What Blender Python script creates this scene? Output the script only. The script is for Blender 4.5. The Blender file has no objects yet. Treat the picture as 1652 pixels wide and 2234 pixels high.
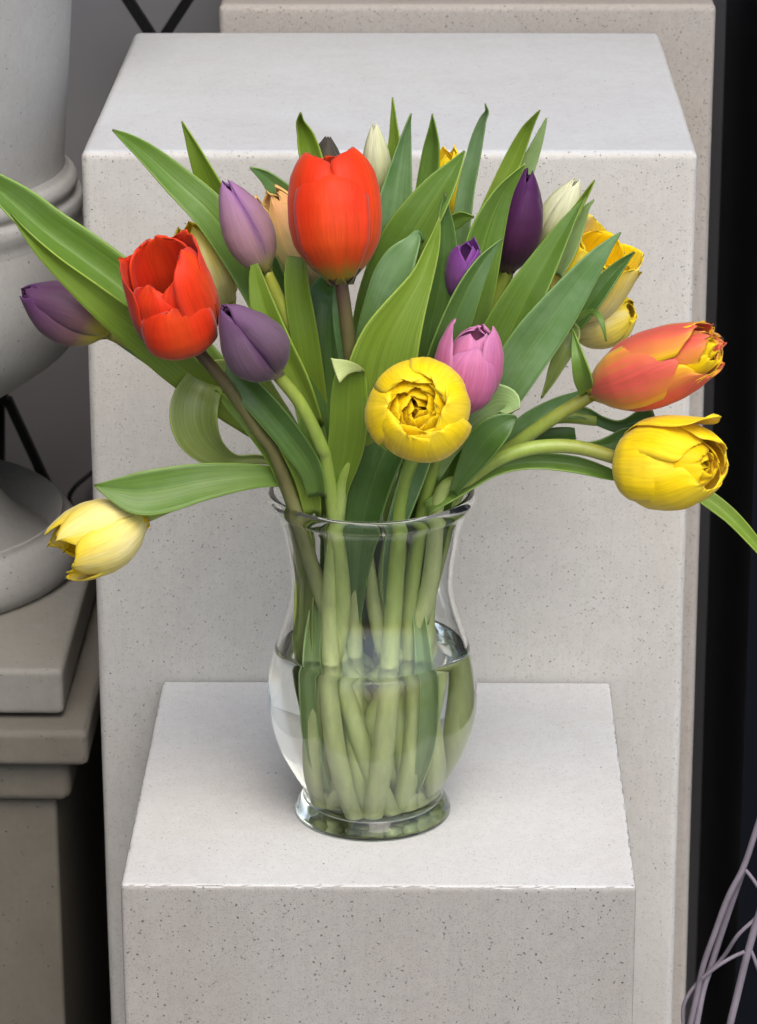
import bpy, bmesh, math, random
import numpy as np
from mathutils import Vector, Matrix, noise as mnoise

random.seed(7); rng = np.random.default_rng(7)
scene = bpy.context.scene
COL = scene.collection

# ------------------------------------------------------------------ camera
IMG_W, IMG_H, F_PX = 1652.0, 2234.0, 7214.6
PITCH, YAW, ROLL = math.radians(19.473), math.radians(1.069), math.radians(-0.222)
FW = np.array([-math.sin(YAW)*math.cos(PITCH), math.cos(YAW)*math.cos(PITCH), -math.sin(PITCH)])
R0 = np.cross(FW, [0, 0, 1.0]); R0 /= np.linalg.norm(R0); U0 = np.cross(R0, FW)
RT = R0*math.cos(ROLL)+U0*math.sin(ROLL); UP = -R0*math.sin(ROLL)+U0*math.cos(ROLL)
def ray(px, py): return FW+RT*(px-IMG_W/2)/F_PX-UP*(py-IMG_H/2)/F_PX
CAM = -ray(814, 1765)*F_PX/3300.0          # the foot of the vase is the origin
def PY(px, py, Y):
    v = ray(px, py); return CAM+v*(Y-CAM[1])/v[1]
def PZ(px, py, Z):
    v = ray(px, py); return CAM+v*(Z-CAM[2])/v[2]
def scale_at(p): return F_PX/float((np.asarray(p)-CAM)@FW)   # pixels per metre

cam = bpy.data.cameras.new('camera'); cam_o = bpy.data.objects.new('camera', cam); COL.objects.link(cam_o)
M = Matrix(((RT[0], UP[0], -FW[0], CAM[0]), (RT[1], UP[1], -FW[1], CAM[1]), (RT[2], UP[2], -FW[2], CAM[2]), (0, 0, 0, 1)))
cam_o.matrix_world = M
cam.sensor_fit = 'VERTICAL'; cam.sensor_height = 24.0; cam.sensor_width = 24.0
cam.lens = 24.0*F_PX/IMG_H; cam.clip_start = 0.05; cam.clip_end = 200
cam.dof.use_dof = True; cam.dof.focus_distance = float(np.linalg.norm(CAM-np.array([0, -0.03, 0.2]))); cam.dof.aperture_fstop = 16
scene.camera = cam_o

# ------------------------------------------------------------------ sky, sun, exposure
SUN_EL, SUN_AZ = math.radians(54), math.radians(166)      # azimuth measured clockwise from +Y
world = bpy.data.worlds.new('World'); scene.world = world; world.use_nodes = True
wn = world.node_tree.nodes; wl = world.node_tree.links; wn.clear()
sky = wn.new('ShaderNodeTexSky'); sky.sky_type = 'NISHITA'; sky.sun_disc = False
sky.sun_elevation = SUN_EL; sky.sun_rotation = SUN_AZ; sky.air_density = 1.0; sky.dust_density = 3.0; sky.ozone_density = 1.0
bg = wn.new('ShaderNodeBackground'); bg.inputs['Strength'].default_value = 0.13
wo = wn.new('ShaderNodeOutputWorld'); wl.new(sky.outputs[0], bg.inputs[0]); wl.new(bg.outputs[0], wo.inputs[0])
sl = bpy.data.lights.new('sun', 'SUN'); sl.energy = 1.2; sl.angle = math.radians(48); sl.color = (1.0, 0.95, 0.87)
so = bpy.data.objects.new('sun', sl); COL.objects.link(so)
sd = Vector((math.sin(SUN_AZ)*math.cos(SUN_EL), math.cos(SUN_AZ)*math.cos(SUN_EL), math.sin(SUN_EL)))
so.rotation_euler = sd.to_track_quat('Z', 'Y').to_euler(); so.location = sd*6
scene.view_settings.view_transform = 'Standard'; scene.view_settings.look = 'None'
scene.view_settings.gamma = 1.0; scene.view_settings.use_curve_mapping = False
scene.view_settings.exposure = 0.86
scene.render.engine = 'CYCLES'
cy = scene.cycles
cy.max_bounces = 30; cy.transmission_bounces = 28; cy.transparent_max_bounces = 12; cy.glossy_bounces = 8; cy.diffuse_bounces = 7
cy.caustics_refractive = True; cy.caustics_reflective = False; cy.blur_glossy = 0.3; cy.sample_clamp_indirect = 6.0
cy.use_denoising = True; cy.use_adaptive_sampling = True; cy.adaptive_threshold = 0.025

# ------------------------------------------------------------------ helpers
def tag(o, label=None, cat=None, group=None, kind=None):
    if label: o['label'] = label
    if cat: o['category'] = cat
    if group: o['group'] = group
    if kind: o['kind'] = kind
    return o
def thing(name, label, cat, loc=(0, 0, 0), group=None):
    o = bpy.data.objects.new(name, None); COL.objects.link(o); o.location = Vector(loc); o.empty_display_size = 0.02
    return tag(o, label, cat, group)
def mesh_obj(name, verts, faces, mat, parent=None, smooth=True, uvs=None, solid=0.0, offset=0.0):
    me = bpy.data.meshes.new(name)
    me.from_pydata([tuple(map(float, v)) for v in verts], [], [tuple(f) for f in faces])
    if uvs is not None:
        lay = me.uv_layers.new(name='UVMap')
        idx = np.zeros(len(me.loops), dtype=np.int32); me.loops.foreach_get('vertex_index', idx)
        lay.data.foreach_set('uv', np.asarray(uvs, dtype=np.float32)[idx].ravel())
    if smooth: me.polygons.foreach_set('use_smooth', [True]*len(me.polygons))
    me.update()
    o = bpy.data.objects.new(name, me); COL.objects.link(o)
    if mat: me.materials.append(mat)
    if parent:
        o.parent = parent; o.matrix_parent_inverse = Matrix.Translation(-Vector(parent.location)) if parent.parent is None else Matrix()
    if solid:
        m = o.modifiers.new('thickness', 'SOLIDIFY'); m.thickness = solid; m.offset = offset; m.use_even_offset = False
    return o
def spline(pts, n, closed=False):
    """Catmull-Rom (centripetal-ish, uniform) through rows of pts, n samples."""
    P = np.asarray(pts, dtype=float)
    P = np.vstack([2*P[0]-P[1], P, 2*P[-1]-P[-2]])
    k = len(P)-3; out = []
    for t in np.linspace(0, k, n):
        i = min(int(t), k-1); s = t-i
        a, b, c, d = P[i], P[i+1], P[i+2], P[i+3]
        out.append(0.5*((2*b)+(-a+c)*s+(2*a-5*b+4*c-d)*s*s+(-a+3*b-3*c+d)*s**3))
    return np.array(out)
def unit(v):
    v = np.asarray(v, float); return v/max(np.linalg.norm(v), 1e-9)
def grid_faces(nu, nv):
    return [(j*nu+i, j*nu+i+1, (j+1)*nu+i+1, (j+1)*nu+i) for j in range(nv-1) for i in range(nu-1)]
def tube_geo(path, radii, seg=12, caps=True):
    path = np.asarray(path, float); n = len(path); radii = np.broadcast_to(np.asarray(radii, float), (n,))
    T = np.gradient(path, axis=0); T = T/np.linalg.norm(T, axis=1)[:, None]
    up = np.array([0.3, 0.9, 0.1]); s = unit(np.cross(T[0], up)); vs, uv = [], []
    for i in range(n):
        s = unit(s-T[i]*(s@T[i])); b = np.cross(T[i], s)
        for k in range(seg):
            a = 2*math.pi*k/seg
            vs.append(path[i]+radii[i]*(s*math.cos(a)+b*math.sin(a))); uv.append((k/seg, i/(n-1)))
    fs = [(i*seg+k, i*seg+(k+1) % seg, (i+1)*seg+(k+1) % seg, (i+1)*seg+k) for i in range(n-1) for k in range(seg)]
    if caps: fs += [tuple(range(seg-1, -1, -1)), tuple((n-1)*seg+k for k in range(seg))]
    return vs, fs, uv
def tube(name, path, radii, mat, parent=None, seg=12, n=None):
    p = spline(path, n) if n else np.asarray(path, float)
    r = radii
    if n and not np.isscalar(radii): r = spline([[x] for x in radii], n)[:, 0]
    v, f, u = tube_geo(p, r, seg); return mesh_obj(name, v, f, mat, parent, True, u)
def lathe_geo(prof, seg=96, cx=0, cy_=0):
    """prof: (r, z) open polyline; r == 0 ends are closed with a fan."""
    vs, rings = [], []
    for r, z in prof:
        if r < 1e-6: rings.append([len(vs)]); vs.append((cx, cy_, z))
        else:
            rings.append(list(range(len(vs), len(vs)+seg)))
            vs += [(cx+r*math.cos(2*math.pi*k/seg), cy_+r*math.sin(2*math.pi*k/seg), z) for k in range(seg)]
    fs = []
    for a, b in zip(rings[:-1], rings[1:]):
        for k in range(seg):
            k2 = (k+1) % seg
            if len(a) == 1 and len(b) == 1: continue
            if len(a) == 1: fs.append((a[0], b[k2], b[k]))
            elif len(b) == 1: fs.append((a[k], a[k2], b[0]))
            else: fs.append((a[k], a[k2], b[k2], b[k]))
    return vs, fs

# ------------------------------------------------------------------ materials
def new_mat(name):
    m = bpy.data.materials.new(name); m.use_nodes = True; nt = m.node_tree; nt.nodes.clear()
    out = nt.nodes.new('ShaderNodeOutputMaterial'); return m, nt, out
class NT:
    def __init__(s, nt): s.nt = nt
    def n(s, typ, **kw):
        o = s.nt.nodes.new(typ)
        for k, v in kw.items(): setattr(o, k, v)
        return o
    def l(s, a, b): s.nt.links.new(a, b)
    def val(s, sock, v): 
        if hasattr(v, 'is_linked') or isinstance(v, bpy.types.NodeSocket): s.l(v, sock)
        else: sock.default_value = v
    def math(s, op, a, b=0.0, clamp=False):
        o = s.n('ShaderNodeMath', operation=op, use_clamp=clamp); s.val(o.inputs[0], a); s.val(o.inputs[1], b); return o.outputs[0]
    def mix(s, fac, a, b, mode='MIX'):
        o = s.n('ShaderNodeMix', data_type='RGBA', blend_type=mode)
        s.val(o.inputs[0], fac); s.val(o.inputs[6], a if not isinstance(a, tuple) else (*a[:3], 1)); s.val(o.inputs[7], b if not isinstance(b, tuple) else (*b[:3], 1)); return o.outputs[2]
    def ramp(s, fac, stops, interp='LINEAR'):
        o = s.n('ShaderNodeValToRGB'); o.color_ramp.interpolation = interp
        el = o.color_ramp.elements
        while len(el) < len(stops): el.new(0.5)
        for e, (p, c) in zip(el, stops):
            e.position = p; e.color = (*c[:3], 1) if isinstance(c, tuple) else (c, c, c, 1)
        s.val(o.inputs[0], fac); return o.outputs[0]
    def noise(s, vec, scale, detail=4, rough=0.55, dist=0.0):
        o = s.n('ShaderNodeTexNoise'); o.inputs['Scale'].default_value = scale; o.inputs['Detail'].default_value = detail
        o.inputs['Roughness'].default_value = rough; o.inputs['Distortion'].default_value = dist
        if vec is not None: s.l(vec, o.inputs['Vector'])
        return o.outputs['Fac']
    def vor(s, vec, scale, feature='F1', rnd=1.0):
        o = s.n('ShaderNodeTexVoronoi', feature=feature); o.inputs['Scale'].default_value = scale; o.inputs['Randomness'].default_value = rnd
        if vec is not None: s.l(vec, o.inputs['Vector'])
        return o
    def scaled(s, vec, sx, sy, sz, loc=(0, 0, 0)):
        o = s.n('ShaderNodeMapping'); o.inputs['Scale'].default_value = (sx, sy, sz); o.inputs['Location'].default_value = loc
        s.l(vec, o.inputs['Vector']); return o.outputs[0]
    def bump(s, h, strength, dist, prev=None):
        o = s.n('ShaderNodeBump'); o.inputs['Strength'].default_value = strength; o.inputs['Distance'].default_value = dist
        s.l(h, o.inputs['Height'])
        if prev is not None: s.l(prev, o.inputs['Normal'])
        return o.outputs[0]

def stone_mat(name, col, warm, pit=1.0, specks=0.5, edge=None, seed=0.0, top_smooth=True, side_tint=(1, 1, 1)):
    """cast stone: pale binder, fine dark specks, small open pits (denser on the moulded sides than on the trowelled top)"""
    m, nt, out = new_mat(name); t = NT(nt)
    geo = t.n('ShaderNodeNewGeometry'); tc = t.n('ShaderNodeTexCoord')
    vec = t.scaled(tc.outputs['Object'], 1, 1, 1, (seed, seed*1.7, seed*0.3))
    sep = t.n('ShaderNodeSeparateXYZ'); t.l(geo.outputs['True Normal'], sep.inputs[0])
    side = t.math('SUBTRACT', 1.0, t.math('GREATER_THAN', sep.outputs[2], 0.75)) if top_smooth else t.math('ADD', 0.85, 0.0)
    clouds = t.noise(vec, 5.0, 5, 0.6); fine = t.noise(vec, 190.0, 3, 0.7); mid = t.noise(vec, 45.0, 4, 0.65)
    c = t.mix(t.ramp(clouds, [(0.35, 0.0), (0.68, 1.0)]), col, warm)
    cl2 = t.noise(t.scaled(vec, 1, 1, 0.6, (5, 2, 1)), 13.0, 3, 0.6)
    c = t.mix(t.math('MULTIPLY', t.ramp(cl2, [(0.40, 0.0), (0.66, 1.0)]), 0.5), c, tuple(x*k for x, k in zip(col, (0.93, 0.89, 0.885))))
    st = t.noise(t.scaled(vec, 1.0, 1.0, 0.35, (2, 7, 3)), 3.4, 6, 0.7, 1.2)
    c = t.mix(t.math('MULTIPLY', t.ramp(st, [(0.50, 0.0), (0.70, 1.0)]), 0.30), c, tuple(x*k for x, k in zip(warm, (0.80, 0.755, 0.70))))
    stk = t.noise(t.scaled(vec, 1, 1, 0.05), 420.0, 2, 0.6)
    c = t.mix(t.math('MULTIPLY', t.math('MULTIPLY', side, t.ramp(stk, [(0.45, 0.0), (0.7, 1.0)])), 0.16), c, tuple(x*0.7 for x in col))
    c = t.mix(t.math('MULTIPLY', t.ramp(fine, [(0.35, 0.0), (0.62, 1.0)]), 0.16), c, tuple(x*0.62 for x in col))
    c = t.mix(t.math('MULTIPLY', t.ramp(mid, [(0.42, 0.0), (0.75, 1.0)]), 0.18), c, tuple(min(1, x*1.18) for x in col))
    c = t.mix(side, c, t.mix(1.0, c, side_tint, 'MULTIPLY'))      # sides against top: STONE_B's own tone, STONE_A's painted skylight tint
    # small dark aggregate specks
    v1 = t.vor(vec, 1150.0); rnd = t.n('ShaderNodeSeparateColor'); t.l(v1.outputs['Color'], rnd.inputs[0])
    dens = t.math('MULTIPLY', t.math('ADD', 0.35, t.math('MULTIPLY', side, 0.65)), specks)
    s1 = t.math('MULTIPLY', t.math('LESS_THAN', v1.outputs['Distance'], 0.40), t.math('GREATER_THAN', rnd.outputs[0], t.math('SUBTRACT', 1.0, t.math('MULTIPLY', dens, 0.26))))
    c = t.mix(t.math('MULTIPLY', s1, 0.52), c, (0.14, 0.13, 0.12))
    # open pits of several sizes
    heights = []
    nzw = t.n('ShaderNodeTexNoise'); nzw.inputs['Scale'].default_value = 500.0; nzw.inputs['Detail'].default_value = 1.0; t.l(vec, nzw.inputs['Vector'])
    wv = t.n('ShaderNodeMix', data_type='VECTOR'); wv.inputs[0].default_value = 0.0022; t.l(vec, wv.inputs[4]); t.l(nzw.outputs['Color'], wv.inputs[5]); wvec = wv.outputs[1]
    for sc_, thr, dn in ((640.0, 0.34, 0.085), (340.0, 0.25, 0.045), (135.0, 0.13, 0.022)):
        v = t.vor(wvec, sc_); rr = t.n('ShaderNodeSeparateColor'); t.l(v.outputs['Color'], rr.inputs[0])
        sel = t.math('GREATER_THAN', rr.outputs[1], t.math('SUBTRACT', 1.0, t.math('MULTIPLY', t.math('ADD', 0.22, t.math('MULTIPLY', side, 0.78)), dn*pit)))
        hole = t.math('MULTIPLY', t.ramp(v.outputs['Distance'], [(thr*0.55, 1.0), (thr, 0.0)]), sel)
        heights.append(hole)
    hole = t.math('MAXIMUM', t.math('MAXIMUM', heights[0], heights[1]), heights[2])
    c = t.mix(t.math('MULTIPLY', hole, 0.6), c, tuple(x*0.28 for x in warm))
    b = t.n('ShaderNodeBsdfPrincipled'); t.l(c, b.inputs['Base Color']); b.inputs['Roughness'].default_value = 0.86
    b.inputs['Specular IOR Level'].default_value = 0.25
    hsum = t.math('SUBTRACT', t.math('ADD', t.math('MULTIPLY', fine, 0.10), t.math('MULTIPLY', mid, 0.22)), hole)
    t.l(t.bump(hsum, 0.9, 0.0016), b.inputs['Normal']); t.l(b.outputs[0], out.inputs[0]); return m

def plain_mat(name, col, rough=0.6, metal=0.0, spec=0.5, var=0.25, scale=12.0, bump=0.2):
    m, nt, out = new_mat(name); t = NT(nt); tc = t.n('ShaderNodeTexCoord')
    n1 = t.noise(tc.outputs['Object'], scale, 5, 0.6); n2 = t.noise(tc.outputs['Object'], scale*14, 3, 0.6)
    c = t.mix(t.ramp(n1, [(0.3, 0.0), (0.7, 1.0)]), tuple(x*(1-var) for x in col), tuple(min(1, x*(1+var)) for x in col))
    b = t.n('ShaderNodeBsdfPrincipled'); t.l(c, b.inputs['Base Color']); b.inputs['Roughness'].default_value = rough
    b.inputs['Metallic'].default_value = metal; b.inputs['Specular IOR Level'].default_value = spec
    t.l(t.bump(n2, bump, 0.001), b.inputs['Normal']); t.l(b.outputs[0], out.inputs[0]); return m

def petal_mat(name, base, low, mid, tip, edge, streak, base_end=0.10, low_end=0.28, streak_amt=0.35, edge_amt=0.5, trans=0.2, rough=0.5, frost=0.0, flame=0.0):
    """petal colours run from the base (v = 0) to the tip (v = 1), with paler edges and fine lengthwise veins"""
    m, nt, out = new_mat(name); t = NT(nt)
    uv = t.n('ShaderNodeUVMap'); uv.uv_map = 'UVMap'; sep = t.n('ShaderNodeSeparateXYZ'); t.l(uv.outputs[0], sep.inputs[0])
    oi = t.n('ShaderNodeObjectInfo'); shift = t.math('MULTIPLY', oi.outputs['Random'], 13.0)
    vv = t.n('ShaderNodeCombineXYZ'); t.l(t.math('ADD', t.math('MULTIPLY', sep.outputs[0], 26.0), shift), vv.inputs[0]); t.l(t.math('MULTIPLY', sep.outputs[1], 2.2), vv.inputs[1]); t.l(shift, vv.inputs[2])
    veins = t.noise(vv.outputs[0], 1.0, 4, 0.6, 0.6)
    v2 = t.n('ShaderNodeCombineXYZ'); t.l(t.math('ADD', t.math('MULTIPLY', sep.outputs[0], 5.0), shift), v2.inputs[0]); t.l(t.math('MULTIPLY', sep.outputs[1], 2.0), v2.inputs[1])
    broad = t.noise(v2.outputs[0], 1.0, 3, 0.5, 0.8)
    v = t.math('ADD', sep.outputs[1], t.math('MULTIPLY', t.math('SUBTRACT', veins, 0.5), 0.22))
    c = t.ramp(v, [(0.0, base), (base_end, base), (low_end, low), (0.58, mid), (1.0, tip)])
    au = t.math('ABSOLUTE', t.math('SUBTRACT', t.math('MULTIPLY', sep.outputs[0], 2.0), 1.0))
    ctr = t.ramp(au, [(0.0, 1.0), (0.55, 0.0)])
    c = t.mix(t.math('MULTIPLY', t.math('MULTIPLY', ctr, t.ramp(broad, [(0.3, 0.2), (0.7, 1.0)])), streak_amt), c, streak)
    e = t.ramp(au, [(0.72, 0.0), (1.0, 1.0)])
    etop = t.math('MAXIMUM', t.math('MULTIPLY', e, t.ramp(sep.outputs[1], [(0.12, 0.0), (0.4, 1.0)])), t.ramp(sep.outputs[1], [(0.93, 0.0), (1.0, 0.7)]))
    c = t.mix(t.math('MULTIPLY', etop, edge_amt), c, edge)
    if flame > 0:
        fl = t.math('MULTIPLY', t.ramp(t.math('ADD', t.math('MULTIPLY', veins, 0.6), t.math('MULTIPLY', t.math('SUBTRACT', 1.0, au), 0.5)), [(0.38, 0.0), (0.72, 1.0)]), flame)
        c = t.mix(fl, c, streak)
    vc = t.ramp(veins, [(0.25, 0.80), (0.7, 1.08)])
    c = t.mix(1.0, c, vc, 'MULTIPLY')
    if frost > 0:
        tc = t.n('ShaderNodeTexCoord'); fz = t.noise(tc.outputs['Object'], 700.0, 2, 0.6)
        c = t.mix(t.math('MULTIPLY', t.ramp(fz, [(0.52, 0.0), (0.7, 1.0)]), frost), c, edge)
    b = t.n('ShaderNodeBsdfPrincipled'); t.l(c, b.inputs['Base Color']); b.inputs['Roughness'].default_value = rough
    b.inputs['Specular IOR Level'].default_value = 0.2
    try: b.inputs['Sheen Weight'].default_value = 0.15; b.inputs['Sheen Roughness'].default_value = 0.4
    except Exception: pass
    t.l(t.bump(veins, 0.28, 0.0009), b.inputs['Normal'])
    tr = t.n('ShaderNodeBsdfTranslucent'); t.l(c, tr.inputs['Color'])
    mx = t.n('ShaderNodeMixShader'); mx.inputs[0].default_value = trans; t.l(b.outputs[0], mx.inputs[1]); t.l(tr.outputs[0], mx.inputs[2])
    t.l(mx.outputs[0], out.inputs[0]); return m

def leaf_mat(name, col, pale, bloom, bloom_amt=0.3, trans=0.22, rough=0.38):
    col = tuple(x*1.2 for x in col); pale = tuple(x*1.12 for x in pale); bloom = tuple(x*1.15 for x in bloom); trans -= 0.09
    m, nt, out = new_mat(name); t = NT(nt)
    uv = t.n('ShaderNodeUVMap'); uv.uv_map = 'UVMap'; sep = t.n('ShaderNodeSeparateXYZ'); t.l(uv.outputs[0], sep.inputs[0])
    oi = t.n('ShaderNodeObjectInfo'); shift = t.math('MULTIPLY', oi.outputs['Random'], 17.0)
    vv = t.n('ShaderNodeCombineXYZ'); t.l(t.math('ADD', t.math('MULTIPLY', sep.outputs[0], 34.0), shift), vv.inputs[0]); t.l(t.math('MULTIPLY', sep.outputs[1], 1.6), vv.inputs[1]); t.l(shift, vv.inputs[2])
    veins = t.noise(vv.outputs[0], 1.0, 3, 0.6, 0.25)
    tc = t.n('ShaderNodeTexCoord'); cl = t.noise(tc.outputs['Object'], 34.0, 4, 0.55)
    c = t.mix(t.ramp(sep.outputs[1], [(0.0, 0.75), (0.4, 0.15), (0.9, 0.0)]), col, pale)      # the sheath end is paler
    c = t.mix(t.math('MULTIPLY', t.ramp(cl, [(0.42, 0.0), (0.72, 1.0)]), bloom_amt), c, bloom)
    au = t.math('ABSOLUTE', t.math('SUBTRACT', t.math('MULTIPLY', sep.outputs[0], 2.0), 1.0))
    c = t.mix(t.ramp(au, [(0.93, 0.0), (1.0, 0.55)]), c, tuple(min(1, x*1.9+0.02) for x in pale))
    c = t.mix(t.ramp(au, [(0.0, 0.3), (0.055, 0.0)]), c, tuple(min(1, x*1.3) for x in pale))
    c = t.mix(1.0, c, t.ramp(veins, [(0.25, 0.70), (0.7, 1.16)]), 'MULTIPLY')
    bl = t.noise(t.scaled(tc.outputs['Object'], 1, 1, 1, (3, 1, 4)), 90.0, 4, 0.65)
    c = t.mix(t.math('MULTIPLY', t.ramp(bl, [(0.50, 0.0), (0.75, 1.0)]), 0.22), c, bloom)
    c = t.mix(t.ramp(sep.outputs[1], [(0.955, 0.0), (1.0, 0.55)]), c, (0.16, 0.12, 0.05))
    c = t.mix(t.math('MULTIPLY', t.math('SUBTRACT', oi.outputs['Random'], 0.0), 0.32), c, tuple(x*0.7 for x in col))
    b = t.n('ShaderNodeBsdfPrincipled'); t.l(c, b.inputs['Base Color']); b.inputs['Roughness'].default_value = rough
    b.inputs['Specular IOR Level'].default_value = 0.42
    t.l(t.bump(veins, 0.35, 0.0006), b.inputs['Normal'])
    tr = t.n('ShaderNodeBsdfTranslucent'); t.l(t.mix(0.5, c, (0.30, 0.45, 0.03)), tr.inputs['Color'])
    mx = t.n('ShaderNodeMixShader'); mx.inputs[0].default_value = trans; t.l(b.outputs[0], mx.inputs[1]); t.l(tr.outputs[0], mx.inputs[2])
    t.l(mx.outputs[0], out.inputs[0]); return m

def stem_mat(name, col, top, low):
    m, nt, out = new_mat(name); t = NT(nt)
    uv = t.n('ShaderNodeUVMap'); uv.uv_map = 'UVMap'; sep = t.n('ShaderNodeSeparateXYZ'); t.l(uv.outputs[0], sep.inputs[0])
    c = t.ramp(sep.outputs[1], [(0.0, low), (0.22, low), (0.48, col), (0.75, col), (1.0, top)])
    tc = t.n('ShaderNodeTexCoord'); n1 = t.noise(t.scaled(tc.outputs['Object'], 1, 1, 0.25), 160.0, 3, 0.6)
    c = t.mix(1.0, c, t.ramp(n1, [(0.3, 0.86), (0.7, 1.10)]), 'MULTIPLY')
    b = t.n('ShaderNodeBsdfPrincipled'); t.l(c, b.inputs['Base Color']); b.inputs['Roughness'].default_value = 0.42
    b.inputs['Subsurface Weight'].default_value = 0.15; b.inputs['Subsurface Radius'].default_value = (0.003, 0.004, 0.001); b.inputs['Subsurface Scale'].default_value = 0.6
    t.l(t.bump(n1, 0.2, 0.0006), b.inputs['Normal']); t.l(b.outputs[0], out.inputs[0]); return m

def glass_mat(name, col, ior, rough=0.0, absorb=None, dens=0.0):
    m, nt, out = new_mat(name); t = NT(nt)
    b = t.n('ShaderNodeBsdfGlass'); b.inputs['Color'].default_value = (*col, 1); b.inputs['IOR'].default_value = ior; b.inputs['Roughness'].default_value = rough
    t.l(b.outputs[0], out.inputs['Surface'])
    if absorb:
        a = t.n('ShaderNodeVolumeAbsorption'); a.inputs['Color'].default_value = (*absorb, 1); a.inputs['Density'].default_value = dens
        t.l(a.outputs[0], out.inputs['Volume'])
    return m

STONE_A = stone_mat('pale_cast_stone', (0.515, 0.535, 0.545), (0.50, 0.51, 0.51), 1.0, 0.42, seed=0.0, side_tint=(1.07, 1.015, 0.94))  # bluish top against warm sides: skylight painted into the colour
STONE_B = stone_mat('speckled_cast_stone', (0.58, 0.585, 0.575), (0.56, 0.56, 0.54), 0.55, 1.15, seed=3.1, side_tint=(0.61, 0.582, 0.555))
STONE_C = stone_mat('weathered_cast_stone', (0.40, 0.375, 0.345), (0.365, 0.335, 0.30), 1.1, 0.8, seed=6.3)
STONE_URN = stone_mat('grey_urn_stone', (0.365, 0.368, 0.362), (0.335, 0.33, 0.31), 0.25, 0.12, seed=9.2, top_smooth=False)
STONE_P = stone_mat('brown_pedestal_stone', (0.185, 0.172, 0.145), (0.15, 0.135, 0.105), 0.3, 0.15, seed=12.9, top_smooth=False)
STONE_PL = stone_mat('brown_shaded_plinth_stone', (0.275, 0.268, 0.242), (0.245, 0.23, 0.20), 0.3, 0.12, seed=10.4, top_smooth=False)  # darker than the urn stone: its own brown plus shade painted in
IRON = plain_mat('black_iron', (0.006, 0.006, 0.007), 0.6, 0.0, 0.3)
CABLE = plain_mat('black_rubber', (0.012, 0.012, 0.014), 0.6)
WALLM = plain_mat('grey_wall_paint', (0.29, 0.285, 0.30), 0.8, 0, 0.2, 0.08, 3.0)
DARKM = plain_mat('black_door_paint', (0.0022, 0.0032, 0.0068), 0.45, 0, 0.16, 0.3, 1.5)
BLOCKERM = plain_mat('dark_light_blocker', (0.12, 0.12, 0.122), 0.7, 0, 0.2, 0.1, 3.0)
PAVE = plain_mat('grey_paving', (0.16, 0.155, 0.15), 0.85, 0, 0.2, 0.2, 6.0)
WIRE = plain_mat('mauve_grey_wire', (0.20, 0.175, 0.21), 0.5, 0, 0.4, 0.2, 40.0)

G_MID = leaf_mat('leaf_mid_green', (0.098, 0.190, 0.024), (0.21, 0.31, 0.05), (0.18, 0.29, 0.11), 0.35, 0.26)
G_YEL = leaf_mat('leaf_yellow_green', (0.150, 0.245, 0.020), (0.27, 0.36, 0.055), (0.19, 0.31, 0.07), 0.25, 0.30)
G_BLU = leaf_mat('leaf_blue_green', (0.095, 0.20, 0.058), (0.20, 0.31, 0.09), (0.24, 0.37, 0.20), 0.65, 0.24)
G_DRK = leaf_mat('leaf_deep_green', (0.045, 0.105, 0.016), (0.14, 0.23, 0.04), (0.11, 0.20, 0.08), 0.4, 0.16)
G_OLV = leaf_mat('leaf_grey_olive', (0.165, 0.215, 0.050), (0.23, 0.29, 0.065), (0.22, 0.27, 0.12), 0.4, 0.26)
G_PAL = leaf_mat('leaf_pale_green', (0.25, 0.38, 0.13), (0.30, 0.42, 0.16), (0.36, 0.48, 0.25), 0.4, 0.3)
G_TIP = leaf_mat('leaf_pale_tip', (0.42, 0.50, 0.18), (0.42, 0.50, 0.18), (0.50, 0.56, 0.28), 0.4, 0.3)
S_GRN = stem_mat('stem_green', (0.28, 0.39, 0.07), (0.26, 0.32, 0.045), (0.60, 0.68, 0.30))
S_YEL = stem_mat('stem_yellow_green', (0.31, 0.41, 0.075), (0.38, 0.40, 0.045), (0.64, 0.70, 0.33))
S_RED = stem_mat('stem_maroon', (0.15, 0.14, 0.05), (0.050, 0.024, 0.020), (0.56, 0.65, 0.28))
S_OLV = stem_mat('stem_olive', (0.28, 0.37, 0.065), (0.24, 0.235, 0.04), (0.60, 0.68, 0.30))

RED = petal_mat('petal_red', (0.26, 0.22, 0.02), (0.56, 0.060, 0.008), (0.80, 0.042, 0.007), (0.82, 0.042, 0.008), (0.84, 0.065, 0.030), (0.78, 0.105, 0.010), 0.06, 0.17, 0.5, 0.5)
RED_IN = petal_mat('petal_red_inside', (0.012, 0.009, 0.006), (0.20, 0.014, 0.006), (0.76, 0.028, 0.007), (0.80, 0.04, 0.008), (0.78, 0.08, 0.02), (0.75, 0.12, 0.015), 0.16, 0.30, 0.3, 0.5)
LILAC = petal_mat('petal_lilac', (0.40, 0.38, 0.09), (0.45, 0.27, 0.28), (0.43, 0.245, 0.32), (0.40, 0.19, 0.40), (0.27, 0.10, 0.36), (0.46, 0.27, 0.33), 0.07, 0.22, 0.6, 0.75, 0.25)
MAUVE = petal_mat('petal_mauve', (0.30, 0.24, 0.12), (0.135, 0.078, 0.11), (0.165, 0.10, 0.15), (0.17, 0.072, 0.18), (0.10, 0.028, 0.12), (0.20, 0.125, 0.185), 0.05, 0.15, 0.5, 0.8, 0.2, 0.45, 0.0)
PURPLE = petal_mat('petal_purple', (0.42, 0.37, 0.04), (0.19, 0.10, 0.10), (0.135, 0.066, 0.105), (0.12, 0.040, 0.135), (0.10, 0.025, 0.13), (0.165, 0.088, 0.115), 0.13, 0.34, 0.4, 0.3, 0.18)
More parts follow.
